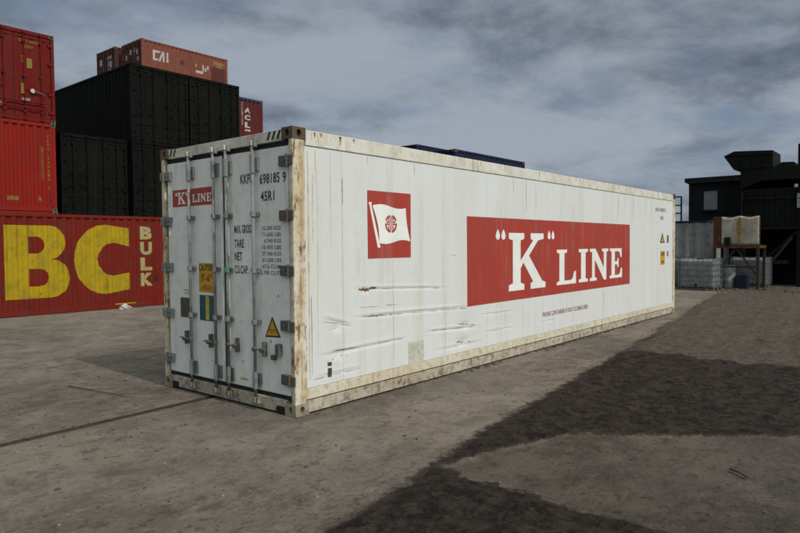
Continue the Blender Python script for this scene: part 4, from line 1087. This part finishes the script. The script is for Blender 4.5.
sp(MB().prism([(.49, 1.63), (.55, 1.63), (.58, 2.1), (.60, 2.45), (.54, 2.63), (.50, 2.63), (.46, 2.45), (.47, 2.2)], 21.438, 21.46, 0), 'rust_stain', 'trough_rust')
sp(MB().box(21.33, 21.44, .80, 1.00, 1.63, 1.90), 'control_box', 'machine_green', bevel=.01)

dr = thing('plastic_drum', 'pale upright plastic drum under the rusty stand', 'drum', (21.9, .98, 0))
mb = MB(); prof = [(.0, .20), (.03, .235), (.28, .24), (.30, .25), (.32, .24), (.56, .24), (.58, .25), (.60, .24), (.83, .235), (.88, .20)]
N = 18
vs = [(r * math.cos(2 * math.pi * k / N), r * math.sin(2 * math.pi * k / N), z) for z, r in prof for k in range(N)]
mb.add(vs, [(j * N + k, j * N + (k + 1) % N, (j + 1) * N + (k + 1) % N, (j + 1) * N + k) for j in range(len(prof) - 1) for k in range(N)] + [tuple(range(N - 1, -1, -1)), tuple(range((len(prof) - 1) * N, len(prof) * N))])
mb.build('body', 'drum_white', dr, smooth=True); MB().tube((.1, 0, .88), (.1, 0, .91), .04, 10).build('bung', 'drum_blue', dr)
cr = thing('blue_crate', 'blue plastic crate on the ground under the rusty stand', 'crate', (21.9, .50, 0))
mb = MB()
o_ = [(-.2, -.19), (.2, -.19), (.2, .19), (-.2, .19)]; i_ = [(-.17, -.16), (.17, -.16), (.17, .16), (-.17, .16)]
vs = [(*q, 0) for q in o_] + [(*q, .5) for q in o_] + [(*q, .5) for q in i_] + [(*q, .04) for q in i_]
fs = [(3, 2, 1, 0), (12, 13, 14, 15)] + [(a + k, a + (k + 1) % 4, b + (k + 1) % 4, b + k) for a, b in ((0, 4), (4, 8), (8, 12)) for k in range(4)]
mb.add(vs, fs); mb.build('body', 'drum_blue', cr)
for q in (-.212, .192): MB().box(-.212, .212, q, q + .02, .44, .48).build('rim', 'drum_blue', cr)
MB().box(-.15, .15, -.14, .14, .40, .458).build('contents', 'hole_dark', cr)

# ================================================================== dark processing plant at the right edge
pt = thing('processing_plant', 'tall dark green processing plant with hopper on legs at the right', 'industrial machine', (25.2, -1.6, 0))
def pp(mb, nm, mat='machine_green', **k): return mb.build(nm, mat, pt, (25.2, -1.6, 0), **k)
pp(MB().prism([(1.66, 5.17), (1.28, 5.335), (-.08, 5.25), (-.09, 4.60), (1.02, 4.56), (1.29, 4.60)], 24.0, 25.6, 0), 'hopper', bevel=.02)
pp(MB().prism([(1.05, 4.555), (-.10, 4.595), (-.38, 4.77), (-.78, 4.75), (-.84, 4.62), (-3.6, 4.50), (-3.6, 4.10), (.30, 4.10), (1.05, 3.80)], 24.02, 26.2, 0), 'upper_casing', bevel=.015)
pp(MB().box(24.10, 26.2, -3.6, 1.04, 2.32, 3.795), 'lower_casing')
y = -3.5
while y < 1.0:
    pp(MB().box(24.04, 24.098, y, y + .07, 2.36, 3.76), 'casing_rib'); y += .36
pp(MB().box(23.98, 24.09, -3.6, 1.04, 2.20, 2.318), 'beam')
for y in (-3.45, -2.2, -.98, .92):
    for x in (24.08, 26.0): pp(MB().box(x - .07, x + .07, y - .08, y + .08, 0, 2.198 if x < 25 else 2.318), 'leg')
pp(MB().bar((24.08, .84, .35), (24.08, -.88, 2.1), .08, .08), 'brace')
pp(MB().box(25.3, 25.38, -3.4, .85, .0, 2.1), 'rear_screen', 'black_paint')
pp(MB().prism([(-1.05, 2.2), (-2.0, 2.2), (-1.75, 1.2), (-1.3, 1.2)], 24.3, 25.2, 0), 'chute')
pp(MB().tube((24.5, -.98, 4.55), (24.5, -.98, 5.46), .14, 14), 'exhaust_stack')
pp(MB().box(24.2, 25.2, -3.4, -1.3, 4.55, 4.95), 'engine_cover', bevel=.03)
pp(MB().box(23.92, 23.98, -.92, -.82, 3.78, 3.90), 'work_light', 'lamp_grey')
pp(MB().box(23.955, 23.98, -1.30, -.90, 3.0, 3.55), 'notice', 'drum_white')
pp(MB().box(24.6, 25.2, -.5, .5, .85, 1.0), 'conveyor_bed', 'dark_rust')

# fittings of the plant and the cabin
pp(MB().tube((24.0, .98, 2.34), (24.0, .98, 3.70), .045, 10), 'downpipe')
pp(MB().tube((23.98, -3.4, 3.30), (23.98, .90, 3.42), .03, 8), 'cable_tray', 'black_paint')
pp(MB().prism([(1.55, 5.165), (1.28, 5.28), (-.05, 5.20), (-.05, 5.10), (1.26, 5.16)], 23.955, 23.998, 0), 'hopper_rim')
for y in (.25, .62, .98): pp(MB().box(23.955, 23.998, y - .03, y + .03, 4.62, 5.08), 'hopper_rib')
pp(MB().tube((24.05, .55, .10), (24.05, -.75, 1.90), .05, 8), 'feed_pipe', 'dark_rust')
cbp(MB().tube((26.40, -2.1, 4.40), (26.40, 3.70, 4.40), .05, 8), 'gutter', 'cabin_dark')
cbp(MB().tube((26.47, 3.55, 2.62), (26.47, 3.55, 4.36), .035, 8), 'downpipe', 'cabin_dark')
# ================================================================== small things on the ground
def blob(name, mat, loc, sx, sy, sz, seed, label=None, cat=None):
    bm = bmesh.new(); bmesh.ops.create_icosphere(bm, subdivisions=3, radius=1.0)
    rd = random.Random(seed); ph = [rd.uniform(0, 6) for _ in range(6)]
    for v in bm.verts:
        k = 1 + .22 * math.sin(3 * v.co.x + ph[0]) * math.sin(4 * v.co.y + ph[1]) + .15 * math.sin(7 * v.co.x + ph[2] + 5 * v.co.z) + .1 * math.sin(9 * v.co.y + ph[3])
        v.co = Vector((v.co.x * sx * k, v.co.y * sy * k, max(-.2, v.co.z) * sz * k + sz * .2))
    me = bpy.data.meshes.new(name); bm.to_mesh(me); bm.free(); me.materials.append(MATS[mat])
    o = link(me, name); o.location = loc
    if label: tag(o, label, cat)
    return o
blob('cloth_bundle', 'rag_white', (4.50, 12.32, 0), .17, .12, .10, 4, 'crumpled whitish cloth lying against the red container with yellow letters', 'cloth')
def stick(name, pts, r, mat, label):
    mb = MB()
    for k, (a, b) in enumerate(zip(pts, pts[1:])): mb.tube(a, b, r * (1 - .1 * k), 6, r * (1 - .1 * (k + 1)))
    return tag(mb.build(name, mat), label, 'stick')
stick('stick', [(-.80, 3.30, .016), (-.77, 3.10, .018), (-.725, 2.86, .016), (-.70, 2.62, .020), (-.645, 2.40, .015), (-.63, 2.26, .012)], .008, 'bark', 'long thin dark stick on the concrete left of the white doors')
stick('twig', [(1.02, -3.72, .03), (.975, -3.79, .034), (.91, -3.86, .03)], .010, 'bark', 'short dark twig on the pale patch in the right foreground')


def scatter(name, mat, n_, fn, rmin, rmax, seed, label):
    rd = random.Random(seed); mb = MB()
    for _ in range(n_):
        x, y = fn(rd); r = rmin * (rmax / rmin) ** (rd.random() ** 2); a0 = rd.uniform(0, 6)
        el = rd.uniform(.6, 1.5)
        ring = [(x + r * el * math.cos(a0 + k * 1.2566) * rd.uniform(.7, 1.2), y + r * math.sin(a0 + k * 1.2566) * rd.uniform(.7, 1.2)) for k in range(5)]
        hz = r * rd.uniform(.35, .8)
        vs = [(u, v, -.002) for u, v in ring] + [(x + (u - x) * .6, y + (v - y) * .6, hz * rd.uniform(.7, 1)) for u, v in ring]
        mb.add(vs, [(k, (k + 1) % 5, 5 + (k + 1) % 5, 5 + k) for k in range(5)] + [(5, 6, 7, 8, 9)])
    o = mb.build(name, mat); return tag(o, label, kind='stuff')
def yard(rd):
    while True:
        d = rd.random() ** 1.6 * 16 + 1.6; a = rd.uniform(-.85, .85); ca, sa = math.cos(a + .695), math.sin(a + .695)
        x, y = -4.19 + d * ca, -4.86 + d * sa
        if not (-.02 < x < 12.3 and -.05 < y < 2.5) and y > -1.7 + .132 * x: return x, y
def soily(rd):
    while True:
        x, y = rd.uniform(-2.4, 16), rd.uniform(-6, .2)
        if y < -1.75 + .132 * x: return x, y
scatter('gravel', 'stone_dark', 1500, yard, .003, .020, 1, 'dark grit scattered over the concrete')
scatter('gravel', 'stone_pale', 700, yard, .003, .012, 2, 'pale grit scattered over the concrete')
scatter('gravel', 'stone_dark', 30, lambda rd: (rd.gauss(-1.2, .5), rd.gauss(1.2, .35)), .010, .022, 3, 'dark clods beside the joint')
scatter('gravel', 'stone_dark', 2200, soily, .006, .035, 4, 'clods on the dark soil')
scatter('gravel', 'stone_dark', 500, lambda rd: (rd.uniform(-.1, 12), -abs(rd.gauss(0, .03)) + .01), .004, .014, 5, 'dirt caught along the white container base')
scatter('rubble', 'stone_dark', 650, lambda rd: (rd.gauss(21.2, .5), rd.uniform(-5, 2.4)), .02, .12, 6, 'dark rubble along the foot of the plant')
scatter('rubble', 'stone_pale', 60, lambda rd: (rd.gauss(19.5, .9), rd.uniform(-4, 1.5)), .02, .07, 7, 'pale stones along the foot of the plant')
# small weeds and dirt heaped against the bottom rail
scatter('dirt_heap', 'stone_dark', 90, lambda rd: (random.choice((3.15, 3.7, 5.4, 5.8, 6.6, 7.4, 8.0, 9.2)) + rd.gauss(0, .22), -.02 - abs(rd.gauss(0, .03))), .012, .045, 8, 'dirt heaped against the white container base')
